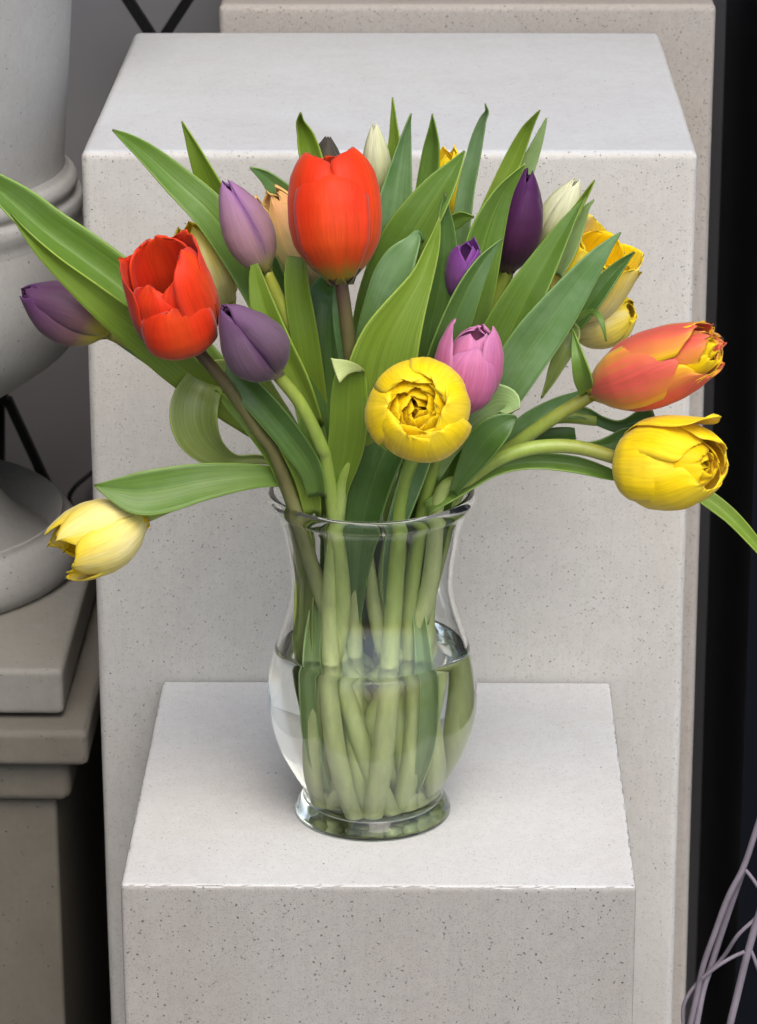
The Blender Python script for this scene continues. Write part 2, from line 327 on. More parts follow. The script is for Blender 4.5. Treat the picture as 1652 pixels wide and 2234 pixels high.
DPURPLE = petal_mat('petal_deep_purple', (0.16, 0.11, 0.05), (0.060, 0.018, 0.040), (0.075, 0.018, 0.070), (0.085, 0.016, 0.105), (0.11, 0.035, 0.12), (0.055, 0.017, 0.045), 0.05, 0.12, 0.4, 0.4, 0.15)
VIOLET = petal_mat('petal_violet', (0.14, 0.07, 0.12), (0.16, 0.06, 0.16), (0.22, 0.075, 0.26), (0.24, 0.055, 0.32), (0.30, 0.12, 0.38), (0.17, 0.06, 0.19), 0.05, 0.2, 0.3, 0.4, 0.2)
PINK = petal_mat('petal_pink', (0.45, 0.20, 0.24), (0.50, 0.13, 0.27), (0.62, 0.17, 0.36), (0.66, 0.24, 0.46), (0.72, 0.34, 0.55), (0.66, 0.20, 0.28), 0.05, 0.2, 0.4, 0.5, 0.28)
YEL = petal_mat('petal_yellow', (0.76, 0.68, 0.09), (0.92, 0.68, 0.014), (0.96, 0.70, 0.005), (0.96, 0.71, 0.006), (0.96, 0.78, 0.08), (0.94, 0.75, 0.09), 0.06, 0.22, 0.4, 0.35, 0.18)
YEL_IN = petal_mat('petal_yellow_inside', (0.94, 0.66, 0.004), (0.95, 0.70, 0.004), (0.96, 0.66, 0.004), (0.96, 0.69, 0.005), (0.96, 0.75, 0.02), (0.94, 0.72, 0.004), 0.06, 0.22, 0.2, 0.3, 0.30)
YELP = petal_mat('petal_pale_yellow', (0.86, 0.74, 0.20), (0.92, 0.79, 0.28), (0.94, 0.78, 0.16), (0.95, 0.71, 0.012), (0.93, 0.77, 0.04), (0.92, 0.87, 0.50), 0.08, 0.3, 0.75, 0.55, 0.2)
CREAM = petal_mat('petal_cream', (0.48, 0.55, 0.14), (0.66, 0.70, 0.32), (0.80, 0.81, 0.52), (0.84, 0.84, 0.60), (0.85, 0.84, 0.62), (0.62, 0.67, 0.30), 0.06, 0.3, 0.5, 0.5, 0.3)
ORANGE = petal_mat('petal_flame', (0.66, 0.50, 0.04), (0.78, 0.36, 0.05), (0.80, 0.26, 0.07), (0.90, 0.42, 0.03), (0.94, 0.62, 0.010), (0.72, 0.10, 0.085), 0.06, 0.24, 0.3, 1.0, 0.2, 0.42, 0.0, 0.9)
FLAMEY = petal_mat('petal_flame_yellow', (0.88, 0.86, 0.42), (0.93, 0.86, 0.42), (0.94, 0.80, 0.34), (0.94, 0.52, 0.18), (0.93, 0.78, 0.26), (0.92, 0.40, 0.26), 0.10, 0.35, 0.15, 0.8, 0.3, 0.42, 0.0, 0.25)
DULL = petal_mat('petal_dull_green', (0.10, 0.12, 0.05), (0.09, 0.10, 0.05), (0.085, 0.08, 0.055), (0.07, 0.058, 0.045), (0.10, 0.08, 0.06), (0.08, 0.08, 0.05))
STAMEN = plain_mat('yellow_stamen', (0.70, 0.42, 0.02), 0.6, 0, 0.3)

# ------------------------------------------------------------------ setting
Z_GROUND = -0.86
YB = 0.2236                      # front face of the tall pedestal
def axis_coords(a, b, fine=0.0016, edge=0.016, coarse=0.012):
    edge = min(edge, (b-a)*0.4); n = max(2, int(round((b-a-2*edge)/coarse)))
    ed = list(np.arange(0, edge, fine))
    return np.array([a+e for e in ed]+list(np.linspace(a+edge, b-edge, n+1))+[b-e for e in reversed(ed)])
def rounded_block(name, lo, hi, rad, mat, parent=None, chip=1.0, seed=0.0, wob=0.0007, fine_=False):
    """a stone block with softly worn, slightly chipped arrises"""
    ax = [axis_coords(lo[i], hi[i], coarse=(0.0042, 0.0042, 0.008)[i] if fine_ else 0.012) for i in range(3)]
    key, vs, fs = {}, [], []
    lo, hi = np.array(lo), np.array(hi)
    def vid(p):
        k = tuple(np.round(p, 6))
        if k in key: return key[k]
        q = np.array(p); so_ = Vector((q[0]+seed, q[1]*1.0+seed*2, q[2]))
        n3 = mnoise.noise(so_*9); r = rad*(1.0+0.25*n3)
        inner = np.clip(q, lo+r, hi-r); d = q-inner; L = np.linalg.norm(d)
        if L > 1e-9:
            m_ = np.max(np.abs(d)); nrm = d/L
            q = inner+nrm*m_ if m_ <= r else inner+nrm*r
            corner = 1.0-np.max(np.abs(nrm))                     # 0 on flat faces
            if corner > 1e-4:
                n1 = mnoise.noise(so_*26); n2 = mnoise.noise(so_*90); n4 = mnoise.noise(so_*210)
                bite = (max(0.0, n1*0.45+n2*0.55-0.20)+max(0.0, n4*0.6+n2*0.3-0.05)*0.9)*chip
                q = q-nrm*(corner*bite*0.0075)
            q = q-nrm*(0.5+0.5*n3)*wob*0.5
        key[k] = len(vs); vs.append(q); return key[k]
    for a in range(3):
        b, c = (a+1) % 3, (a+2) % 3
        for side, val in ((0, lo[a]), (1, hi[a])):
            if a == 2 and side == 0: continue
            A, B = ax[b], ax[c]
            ids = np.empty((len(A), len(B)), int)
            for i, x in enumerate(A):
                for j, y in enumerate(B):
                    p = np.zeros(3); p[a] = val; p[b] = x; p[c] = y; ids[i, j] = vid(p)
            for i in range(len(A)-1):
                for j in range(len(B)-1):
                    f = (ids[i, j], ids[i+1, j], ids[i+1, j+1], ids[i, j+1])
                    fs.append(f if side else f[::-1])
    return mesh_obj(name, vs, fs, mat, parent)

ground_v = [(-6, -8, Z_GROUND), (6, -8, Z_GROUND), (6, 3, Z_GROUND), (-6, 3, Z_GROUND)]
tag(mesh_obj('pavement', ground_v, [(0, 1, 2, 3)], PAVE, smooth=False), kind='structure')

Y_WALL = 1.16
def box_geo(lo, hi):
    x0, y0, z0 = lo; x1, y1, z1 = hi
    v = [(x0, y0, z0), (x1, y0, z0), (x1, y1, z0), (x0, y1, z0), (x0, y0, z1), (x1, y0, z1), (x1, y1, z1), (x0, y1, z1)]
    return v, [(3, 2, 1, 0), (4, 5, 6, 7), (0, 1, 5, 4), (1, 2, 6, 5), (2, 3, 7, 6), (3, 0, 4, 7)]
xw = 0.40
v, f = box_geo((-3.0, Y_WALL, Z_GROUND), (xw, Y_WALL+0.2, 2.6))
tag(mesh_obj('back_wall', v, f, WALLM, smooth=False), 'plain grey painted wall behind the stone urn', 'wall')
v, f = box_geo((0.318, 0.74, Z_GROUND), (3.0, Y_WALL+0.2, 2.6))
tag(mesh_obj('dark_panel', v, f, DARKM, smooth=False), 'near black blue painted panel beyond the pedestals', 'panel')

# added unseen light blockers: slab over the back row, panel left of the urn
v, f = box_geo((-3.0, 0.34, 1.22), (3.0, Y_WALL-0.004, 1.32)); tag(mesh_obj('overhead_light_blocker', v, f, WALLM, smooth=False), kind='structure')
v, f = box_geo((-0.80, -0.95, Z_GROUND), (-0.66, Y_WALL-0.004, 1.216)); tag(mesh_obj('side_light_blocker', v, f, BLOCKERM, smooth=False), kind='structure')

# three cast stone pedestals
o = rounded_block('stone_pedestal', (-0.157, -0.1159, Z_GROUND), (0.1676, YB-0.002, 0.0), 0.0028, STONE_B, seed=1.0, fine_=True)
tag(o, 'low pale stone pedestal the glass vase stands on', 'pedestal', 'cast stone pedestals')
o = rounded_block('stone_pedestal', (-0.2037, YB, Z_GROUND), (0.2199, 0.6412, 0.3915), 0.0058, STONE_A, seed=4.0, fine_=True)
tag(o, 'tall pale stone pedestal right behind the tulips, higher than the vase', 'pedestal', 'cast stone pedestals')
p3l, p3r = PY(476, 10, 0.665), PY(1563, 10, 0.665)
o = rounded_block('stone_pedestal', (p3l[0], 0.665, Z_GROUND), (p3r[0], 1.09, p3r[2]), 0.006, STONE_C, seed=8.0, fine_=True)
tag(o, 'rearmost brownish stone pedestal showing behind the tall pale one', 'pedestal', 'cast stone pedestals')

# ------------------------------------------------------------------ stone urn and its pedestal (left)
YU = 0.46                        # urn axis depth
XU = PY(-270, 1229, YU)[0]
ZPL = PY(-270, 1229, YU)[2]      # top of the urn's square plinth
def urn_r(px, py): 
    p = PY(px, py, YU); return (p[0]-XU, p[2])
su = scale_at((XU, YU, ZPL))
plh = PZ(136, 1462, ZPL)         # front right top corner of the plinth
pz1 = PY(143, 1561, plh[1])[2]
half = plh[0]-XU
urn = thing('stone_urn', 'large grey cast stone urn with beaded collar on a square base', 'urn', (XU, YU, pz1))
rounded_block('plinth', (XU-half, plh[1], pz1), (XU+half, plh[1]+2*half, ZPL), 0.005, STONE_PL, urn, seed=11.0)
def smooth_prof(pts, n): return [tuple(p) for p in spline(pts, n)]
foot_pts = [(0.0, ZPL+0.001)]
rr = 452/su
ring = [(rr*0.97, ZPL+0.001), (rr*1.0, ZPL+0.010), (rr*0.995, ZPL+0.024), (rr*0.955, ZPL+0.036), (rr*0.915, ZPL+0.040), (rr*0.905, ZPL+0.046)]
foot = [urn_r(120, 1192), urn_r(98, 1177), urn_r(49, 1143), urn_r(10, 1100), urn_r(-30, 1050), urn_r(-62, 990), urn_r(-70, 930), urn_r(-60, 890), urn_r(-30, 862)]
prof = foot_pts+smooth_prof(ring, 18)+smooth_prof(foot, 30)
v, f = lathe_geo([(r, z) for r, z in prof], 96, XU, YU); mesh_obj('foot', v, f, STONE_URN, urn)
bowl = [urn_r(-30, 861), urn_r(0, 843), urn_r(46, 827), urn_r(91, 798), urn_r(145, 758), urn_r(176, 715), urn_r(196, 650), urn_r(199, 590), urn_r(190, 530), urn_r(178, 484)]
v, f = lathe_geo(smooth_prof(bowl, 44), 96, XU, YU); mesh_obj('bowl', v, f, STONE_URN, urn)
coll = [urn_r(178, 484), urn_r(177, 468), urn_r(180, 452), urn_r(181, 438), urn_r(176, 424), urn_r(162, 420), urn_r(160, 414), urn_r(166, 404), urn_r(167, 392), urn_r(160, 380), urn_r(148, 374), urn_r(140, 362)]
v, f = lathe_geo(smooth_prof(coll, 50), 96, XU, YU); mesh_obj('collar', v, f, STONE_URN, urn)
neck = [urn_r(139.5, 363), urn_r(139, 340), urn_r(143, 260), urn_r(147, 180), urn_r(152, 60), urn_r(158, -60), urn_r(172, -200), urn_r(196, -320), urn_r(225, -380)]
npf = smooth_prof(neck, 40); top = npf[-1]
npf += [(top[0]-0.004, top[1]+0.006), (top[0]-0.02, top[1]+0.004), (npf[20][0]-0.025, npf[20][1]), (0.0, npf[14][1])]
v, f = lathe_geo(npf, 96, XU, YU); mesh_obj('neck', v, f, STONE_URN, urn)

cap = PZ(190, 1597, pz1-0.003); capz0 = PY(194, 1675, cap[1])[2]
xs = XU
ch = cap[0]-xs
ped = thing('urn_pedestal', 'dim brown stone pedestal with overhanging cap under the urn', 'pedestal', (xs, cap[1]+ch, Z_GROUND))
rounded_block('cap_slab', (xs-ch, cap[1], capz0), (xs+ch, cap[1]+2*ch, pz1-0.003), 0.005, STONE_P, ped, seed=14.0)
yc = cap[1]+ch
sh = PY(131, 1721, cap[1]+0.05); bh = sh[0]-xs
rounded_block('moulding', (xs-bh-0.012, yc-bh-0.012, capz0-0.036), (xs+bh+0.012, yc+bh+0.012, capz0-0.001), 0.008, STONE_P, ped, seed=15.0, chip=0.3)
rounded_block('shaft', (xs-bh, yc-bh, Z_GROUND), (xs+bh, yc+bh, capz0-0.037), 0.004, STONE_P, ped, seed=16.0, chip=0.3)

# ------------------------------------------------------------------ black iron lattice and cable by the wall
YL = 1.06
lat = thing('iron_lattice', 'black iron lattice of crossing bars standing before the grey wall', 'lattice', (PY(8, 1300, YL)[0], YL, Z_GROUND))
def bar(a, b, w=22, d=0.010, Y=YL):
    A, B = PY(*a, Y), PY(*b, Y); s = scale_at(A); t_ = unit(B-A); n_ = np.array([0, 1.0, 0]); sd_ = unit(np.cross(t_, n_)); hw = w/2/s
    vs = [P+sd_*sx*hw+n_*sy*d/2 for P in (A, B) for sx, sy in ((-1, -1), (1, -1), (1, 1), (-1, 1))]
    fs = [(0, 1, 2, 3), (7, 6, 5, 4)]+[(k, 4+k, 4+(k+1) % 4, (k+1) % 4) for k in range(4)]
    return mesh_obj('bar', vs, fs, IRON, lat, smooth=False)
bar((262, -28), (352, 110)); bar((428, -28), (338, 110), Y=YL+0.012)
bar((16, 870), (196, 1258), 18); bar((60, 772), (4, 862), 20, Y=YL+0.012); bar((-48, 786), (14, 878), 20)
bar((3, 840), (3, 1400), 14, Y=YL+0.024); bar((345, 80), (345, 1400), 14, Y=YL+0.024)
bar((-60, 1400), (420, 1400), 20, Y=YL+0.036)
for xx in (3, 345): bar((xx, 1380), (xx, 2900), 14, Y=YL+0.050)
cb = [PY(255, 985, 1.14), PY(215, 1020, 1.14), PY(195, 1036, 1.13), PY(168, 1058, 1.12), PY(152, 1082, 1.12), PY(156, 1104, 1.12), PY(166, 1124, 1.12), PY(172, 1180, 1.12), PY(176, 1400, 1.12)]
cb.append((cb[-1][0], 1.12, Z_GROUND+0.004))
tag(tube('cable', cb, 0.0022, CABLE, n=60, seg=8), 'thin black cable bending down the grey wall', 'cable')

# ------------------------------------------------------------------ mauve wire frame (right)
YWF = 0.10
wf = thing('wire_frame', 'mauve grey wire garden frame beside the pedestals', 'wire frame', PY(1640, 2234, YWF))
def wpath(pts): return [PY(1360.6+0.2174*x, 1748.1+0.2174*y, YWF+dy) for x, y, dy in pts]
for pts, r in (
    ([(1480, -150, .0), (1340, 260, 0), (1205, 660, 0), (1050, 960, 0), (905, 1350, 0), (800, 1650, 0), (735, 1950, 0), (665, 2260, 0), (560, 2700, 0)], 0.0021),
    ([(1205, 680, .004), (1110, 950, .012), (975, 1350, .016), (880, 1650, .012), (800, 1900, .006), (730, 2260, 0), (640, 2700, 0)], 0.0022),
    ([(1420, 1050, 0), (1320, 1180, -.004), (1150, 1340, -.004), (1010, 1550, .006), (850, 1730, .006), (720, 1850, .004), (630, 1980, .004), (595, 2100, .004), (600, 2260, .004), (610, 2700, 0)], 0.0014),
    ([(1215, 1510, -.006), (1100, 1560, -.006), (950, 1650, -.008), (780, 1780, -.006)], 0.0014),
    ([(1450, 900, -.006), (1345, 1180, -.006), (1275, 1420, -.006), (1215, 1640, -.006), (1140, 1950, -.006), (1065, 2260, -.006), (980, 2700, 0)], 0.0026),
    ([(1225, 690, 0), (1290, 770, 0), (1345, 850, 0), (1430, 960, 0)], 0.0013),
    ([(1270, 1480, -.006), (1305, 1560, -.006), (1350, 1680, -.006), (1440, 1900, 0)], 0.0013)):
    tube('wire', wpath(pts), r, WIRE, wf, n=40, seg=10)

# ------------------------------------------------------------------ glass vase and water
def vr(px_half, py): return (px_half/3300.0, PY(814, py, 0)[2])
def zpx(py): return PY(814, py, 0)[2]
outer = [vr(166, 1771), vr(169, 1764), vr(168, 1752), vr(160, 1738), vr(151, 1722), vr(151, 1708), vr(166, 1686), vr(196, 1634), vr(217, 1580), vr(226, 1530), vr(224, 1480), vr(212, 1420), vr(196, 1370), vr(180, 1320), vr(173, 1280), vr(175, 1235), vr(182, 1190), vr(190, 1150), vr(202, 1115), vr(211, 1098)]
lip = [vr(213, 1096), vr(217.5, 1088), vr(219, 1079), vr(216, 1070), vr(209, 1066), vr(202, 1070), vr(198, 1080)]
TH = 0.0030
op = spline(outer, 90); lp = spline(lip, 20)
op[:, 1] = np.maximum(op[:, 1], 0.0008)
inner = [p for p in spline(outer[6:], 70)][::-1]
ip = []
for k, p in enumerate(inner):
    a = inner[max(0, k-1)]; b = inner[min(len(inner)-1, k+1)]; tn = unit(np.array(b)-np.array(a)); nn = np.array([tn[1], -tn[0]])
    nn = nn if nn[0] < 0 else -nn
    ip.append((p[0]+nn[0]*TH, p[1]+nn[1]*TH))
ip = [q for q in ip if q[1] > zpx(1696) and q[1] < zpx(1092)]
ip += [tuple(q) for q in spline([ip[-1], (0.0432, zpx(1708)), (0.0424, zpx(1718)), (0.0424, zpx(1728)), (0.0415, zpx(1738)), (0.0385, zpx(1743))], 16)[1:]]
zb = ip[-1][1]
fl = spline([ip[-1], (0.030, zb-0.0008), (0.018, zb-0.0003), (0.0, zb)], 10)
floor_z = zb-0.0004
prof = [(0.0, 0.0030), (0.03, 0.0026), (0.042, 0.0016), (0.0465, 0.0008)]+[tuple(p) for p in op]+[tuple(p) for p in lp]+ip+[tuple(p) for p in fl[1:-1]]+[(0.0, fl[-1][1])]
GLASS = glass_mat('clear_glass', (1, 1, 1), 1.48, 0.0, (0.62, 0.84, 0.70), 8.0)
WATER = glass_mat('water', (1, 1, 1), 1.333, 0.0, (0.80, 0.93, 0.66), 0.9)
v, f = lathe_geo(prof, 128)
vase = mesh_obj('glass_vase', v, f, GLASS)
tag(vase, 'clear glass footed vase holding the tulips on the low pedestal', 'vase')
zw = zpx(1406)
def inner_r(z):
    zs = [q[1] for q in ip][::-1]; rs = [q[0] for q in ip][::-1]; return float(np.interp(z, zs, rs))
wp = [(0.0, fl[-1][1]-0.0007)]+[(q[0], q[1]-0.0007) for q in reversed(fl[1:-1])]
wp += [(q[0]+0.0006, q[1]) for q in ip[::-1] if q[1] < zw-0.001]
rw = inner_r(zw)
wp += [(rw+0.0006, zw+0.0012), (rw-0.0008, zw+0.0004), (rw-0.003, zw), (rw*0.5, zw), (0.0, zw)]
v, f = lathe_geo(wp, 128)
water = mesh_obj('vase_water', v, f, WATER)
tag(water, 'clear water filling the lower half of the glass vase', 'water')

# ------------------------------------------------------------------ tulips
def make_leaf(parent, pts, mat, cup=0.25, fold=0.5, roll=0.0, n=30, nu=11, wave=0.05, twist=None, thick=0.0009, seed=None):
    """pts: (px, py, depth Y, full width px) from the sheath end to the tip; roll turns the blade about its length (degrees)"""
    seed = rng.uniform(0, 100) if seed is None else seed
    ctr = np.array([list(PY(p[0], p[1], p[2]))+[p[3]/scale_at(PY(p[0], p[1], p[2]))] for p in pts])
    tw = twist if twist is not None else [roll]*len(pts)
    S = spline(np.hstack([ctr, np.array(tw)[:, None]]), n)
    C = S[:, :3]; Wd = np.maximum(S[:, 3], 0.0004); RL = np.radians(S[:, 4])
    T = np.gradient(C, axis=0); T /= np.linalg.norm(T, axis=1)[:, None]
    vs, uv = [], []
    for j in range(n):
        V = unit(CAM-C[j]); s0 = np.cross(T[j], V)
        if np.linalg.norm(s0) < 0.15 and j > 0: s0 = last
        s0 = unit(s0)
        if j > 0: s0 = unit(s0*0.75+last*0.25) if s0@last > 0 else unit(last-T[j]*(last@T[j]))
        last = s0
        nr = unit(np.cross(s0, T[j])); nr = nr if nr@V > 0 else -nr
        s = s0*math.cos(RL[j])+nr*math.sin(RL[j]); nn = -s0*math.sin(RL[j])+nr*math.cos(RL[j])
        hw = Wd[j]/2/max(abs(math.cos(RL[j])), 0.35); vpar = j/(n-1)
        for i in range(nu):
            u = -1+2*i/(nu-1); au = abs(u)
            dz = cup*hw*(fold*au+(1-fold)*u*u)
            dz += hw*wave*math.sin(7*vpar+seed+2.2*u)*au
            dz += 0.0016*mnoise.noise(Vector((C[j][0]*22+seed, C[j][2]*22, u*0.6)))
            edge = 1+0.03*math.sin(11*vpar+seed*2+(3 if u > 0 else 0))
            vs.append(C[j]+s*hw*u*edge+nn*dz); uv.append(((u+1)/2, vpar))
    return mesh_obj('leaf', vs, grid_faces(nu, n), mat, parent, True, uv, thick, 0.0)

PROF = {  # radius along the petal (v, r/R)
 'bud':   [(0, .10), (.06, .42), (.16, .74), (.30, .97), (.44, 1.0), (.62, .86), (.80, .56), (.92, .30), (1, .12)],
 'slim':  [(0, .12), (.06, .45), (.16, .76), (.32, .98), (.48, 1.0), (.66, .86), (.82, .58), (.93, .32), (1, .14)],
 'barrel':[(0, .10), (.05, .36), (.14, .66), (.28, .92), (.45, 1.0), (.65, .99), (.82, .93), (.94, .84), (1, .78)],
 'tall':  [(0, .10), (.05, .36), (.14, .66), (.28, .92), (.45, 1.0), (.65, .99), (.82, .90), (.93, .74), (1, .56)],
 'cup':   [(0, .10), (.06, .40), (.16, .70), (.32, .95), (.50, 1.0), (.70, .92), (.86, .74), (.95, .56), (1, .42)],
 'closed':[(0, .12), (.07, .52), (.18, .84), (.34, 1.0), (.52, 1.03), (.68, .97), (.82, .78), (.93, .52), (1, .34)],
 'open':  [(0, .10), (.05, .42), (.14, .74), (.28, .96), (.45, 1.0), (.65, .98), (.82, .95), (.94, .92), (1, .92)],
 'globe': [(0, .12), (.07, .50), (.18, .82), (.34, 1.0), (.52, 1.03), (.70, .98), (.85, .84), (.95, .68), (1, .58)],
 'cone':  [(0, .10), (.06, .40), (.16, .68), (.32, .92), (.50, 1.0), (.70, .96), (.86, .84), (.95, .74), (1, .66)],
}
SHAPE = {  # half width along the petal (v, w/W)
 'round': [(0, .30), (.12, .60), (.30, .90), (.50, 1.0), (.70, .98), (.84, .82), (.93, .58), (.98, .28), (1, .06)],
 'point': [(0, .34), (.12, .68), (.30, .95), (.46, 1.0), (.64, .90), (.80, .64), (.92, .34), (.98, .13), (1, .03)],
 'blunt': [(0, .30), (.12, .62), (.30, .92), (.50, 1.0), (.72, 1.0), (.88, .88), (.96, .66), (.99, .42), (1, .20)],
}
def lut(tab, v):
    a = np.array(tab); 
    return float(np.interp(v, a[:, 0], a[:, 1]))
def slut(tab):
    a = np.array(tab); x = np.linspace(0, 1, 61); y = np.interp(x, a[:, 0], a[:, 1])
    k = np.array([1, 2, 3, 2, 1.0]); k /= k.sum(); y2 = np.convolve(np.pad(y, 2, mode='edge'), k, 'valid'); y2[0] = y[0]; y2[-1] = y[-1]
    return lambda v: float(np.interp(v, x, y2))
def petal(parent, frame, ang, L, R, W, prof, shape, mat, curve=0.9, tilt=0.0, rscale=1.0, skew=0.04, ruffle=0.0, jag=0.0, tipcurl=0.0, nu=15, nv=24, lshift=0.0, crease=0.0, notch=0.0):
    O, A, E1, E2 = frame; pr, sh = slut(PROF[prof]), slut(SHAPE[shape]); sd = rng.uniform(0, 50); a0 = math.radians(ang)
    er = E1*math.cos(a0)+E2*math.sin(a0); el = -E1*math.sin(a0)+E2*math.cos(a0)
    vs, uv = [], []
    for j in range(nv):
        v = (j/(nv-1)); v = 1-(1-v)**1.15
        r = R*rscale*pr(v); w = W*sh(v); h = L*(v**0.93)*(1.0)+lshift
        rc = max(r*curve, W*0.42)
        for i in range(nu):
            u = -1+2*i/(nu-1)
            a = u*w/rc; a = max(-1.75, min(1.75, a))
            lat = rc*math.sin(a); rad = r-rc*(1-math.cos(a))+skew*R*u*(0.4+0.6*v)
            n1 = mnoise.noise(Vector((u*1.6+sd, v*2.2, sd))); n2 = mnoise.noise(Vector((u*4+sd, v*4, sd*2)))
            rad += R*(0.035*n1+ruffle*n2*(v**1.5)*(0.35+0.65*abs(u)))
            rad += tipcurl*R*max(0, (v-0.72)/0.28)**2
            rad += tilt*h
            rad -= crease*R*math.exp(-(u/0.10)**2)*(1-abs(2*v-1.0)**2)
            hh = h*(1-0.05*u*u*(v**2)) + jag*L*mnoise.noise(Vector((u*6+sd, 3.3, sd)))*max(0, (v-0.7)/0.3)**1.5 - notch*L*math.exp(-(u/0.25)**2)*max(0, (v-0.85)/0.15)**2
            vs.append(O+A*hh+er*rad+el*lat); uv.append(((u+1)/2, v))
    return mesh_obj('petal', vs, grid_faces(nu, nv), mat, parent, True, uv, 0.00045, -1.0)
def head_frame(base, tip, yb, yt):
    O = PY(*base, yb); T_ = PY(*tip, yt); A = unit(T_-O); L = float(np.linalg.norm(T_-O)); V = unit(CAM-O)
    E1 = unit(V-A*(V@A)) if abs(V@A) < 0.995 else unit(UP-A*(UP@A))
    return (O, A, E1, np.cross(A, E1)), L
def stamens(parent, frame, L, n=6, r=0.006, pistil=True):
    O, A, E1, E2 = frame
    for k in range(n):
        a = k*math.tau/n+0.3; e = E1*math.cos(a)+E2*math.sin(a)
        tube('stamen', [O+A*L*0.08+e*r*0.5, O+A*L*0.25+e*r, O+A*L*0.40+e*r*1.25, O+A*L*0.58+e*r*1.5], [0.0008, 0.0008, 0.0017, 0.0008], STAMEN, parent, n=10, seg=8)
    if pistil: tube('pistil', [O+A*L*0.05, O+A*L*0.25, O+A*L*0.44, O+A*L*0.48], [0.0025, 0.003, 0.003, 0.0042], S_YEL, parent, n=10, seg=10)

def make_tulip(label, bottom, neck, path, base, stem, r=0.0043, group='tulips in the glass vase'):
    """bottom and neck are (x, y) offsets inside the vase; path the visible waypoints (px, py, Y); base (px, py, Y) the flower's base"""
    zb_ = floor_z+0.0020
    root = thing('tulip', label, 'tulip', (bottom[0], bottom[1], zb_), group)
    bottom = (bottom[0]*1.02, bottom[1]*1.02); b = np.array([bottom[0], bottom[1], zb_]); nk = np.array([neck[0], neck[1], 0.155])
    mid = b*0.52+nk*0.48; bow = 1.26
    mid = np.array([mid[0]*bow, mid[1]*bow, 0.080])
    low_ = np.array([b[0]*1.04, b[1]*1.04, zb_+0.02]); pts = [b, mid, nk]+[PY(*p) for p in path]+[PY(*base)]
    tube('stem', pts, [r*1.46, r*1.44, r*1.30]+[r]*(len(pts)-4)+[r*0.95], stem, root, n=64, seg=14)
    return root

# --- big upright red tulip
t = make_tulip('big upright scarlet tulip on a dark stem, tallest red bloom', (-0.004, -0.020), (-0.012, -0.016),
               [(770, 960, -0.035), (766, 800, -0.045), (757, 710, -0.05)], (744, 612, -0.052), S_RED)
fr, L = head_frame((744, 622), (720, 326), -0.052, -0.026); R = 0.0292
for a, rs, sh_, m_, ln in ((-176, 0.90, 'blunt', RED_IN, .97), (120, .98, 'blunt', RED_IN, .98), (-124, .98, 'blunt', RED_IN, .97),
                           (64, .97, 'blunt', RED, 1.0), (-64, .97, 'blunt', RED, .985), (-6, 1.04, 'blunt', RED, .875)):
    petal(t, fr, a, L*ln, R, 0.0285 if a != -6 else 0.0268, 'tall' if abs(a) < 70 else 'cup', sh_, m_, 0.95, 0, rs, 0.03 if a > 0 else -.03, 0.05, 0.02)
make_leaf(t, [(728, 1010, -.02, 40), (716, 900, -.02, 62), (704, 800, -.015, 72), (700, 710, -.01, 76), (708, 650, -.004, 72), (722, 632, .012, 60), (742, 650, .03, 30)], G_DRK, 0.35, 0.3)
make_leaf(t, [(770, 860, -.03, 20), (758, 780, -.035, 34), (744, 700, -.035, 30), (737, 630, -.03, 18), (736, 590, -.03, 3)], G_BLU, 0.3, 0.5, 20)

# --- open red tulip leaning left
t = make_tulip('open red tulip on a maroon stem leaning toward the urn, showing its inside', (0.012, -0.022), (-0.030, -0.022),
               [(612, 1022, -0.045), (560, 935, -0.052), (490, 835, -0.058)], (424, 756, -0.062), S_RED, 0.0040)
fr, L = head_frame((414, 768), (342, 548), -0.060, -0.084); R = 0.0276
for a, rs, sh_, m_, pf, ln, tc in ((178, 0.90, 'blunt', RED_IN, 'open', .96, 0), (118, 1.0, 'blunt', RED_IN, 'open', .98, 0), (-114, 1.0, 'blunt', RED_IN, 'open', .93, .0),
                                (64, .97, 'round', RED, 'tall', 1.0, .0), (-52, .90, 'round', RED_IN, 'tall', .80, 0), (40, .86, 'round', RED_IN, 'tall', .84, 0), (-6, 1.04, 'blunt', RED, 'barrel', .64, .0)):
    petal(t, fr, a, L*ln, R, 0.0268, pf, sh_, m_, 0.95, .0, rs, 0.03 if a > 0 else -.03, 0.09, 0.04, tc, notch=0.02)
stamens(t, fr, L*0.7)
make_leaf(t, [(676, 1400, -.016, 10), (672, 1300, -.018, 30), (668, 1200, -.022, 38), (648, 1100, -.032, 44), (615, 1010, -.04, 52), (570, 950, -.04, 44), (528, 905, -.035, 34), (492, 872, -.03, 20), (470, 850, -.03, 4)], G_YEL, 0.3, 0.4, 10)

# --- lilac bud
t = make_tulip('slender pale lilac tulip bud on a yellow green stem beside the big red bloom', (-0.022, -0.010), (-0.025, 0.0),
               [(708, 960, -.012), (672, 800, -.015), (625, 690, -.018)], (580, 592, -.02), S_YEL, 0.0041)
fr, L = head_frame((578, 594), (488, 392), -0.02, -0.03); R = 0.0168
for a, rs, ln in ((180, .8, .96), (78, .8, .97), (-38, .8, .97)): petal(t, fr, a, L*ln, R, 0.0170, 'slim', 'point', LILAC, 0.9, 0, rs, 0.0, 0.02)
for a, rs, ln in ((-162, 1.0, .99), (-36, 1.03, 1.0), (84, 1.0, .99)): petal(t, fr, a, L*ln, R, 0.0172, 'slim', 'point', LILAC, 0.66, 0, rs, 0.0, .01)
make_leaf(t, [(690, 960, -.005, 40), (655, 848, -.004, 56), (618, 752, 0, 66), (574, 648, .004, 78), (522, 552, .01, 84), (458, 466, .012, 80), (384, 396, .014, 66), (318, 335, .012, 44), (272, 300, .008, 22), (245, 283, .006, 2)], G_MID, 0.35, 0.55, -14)
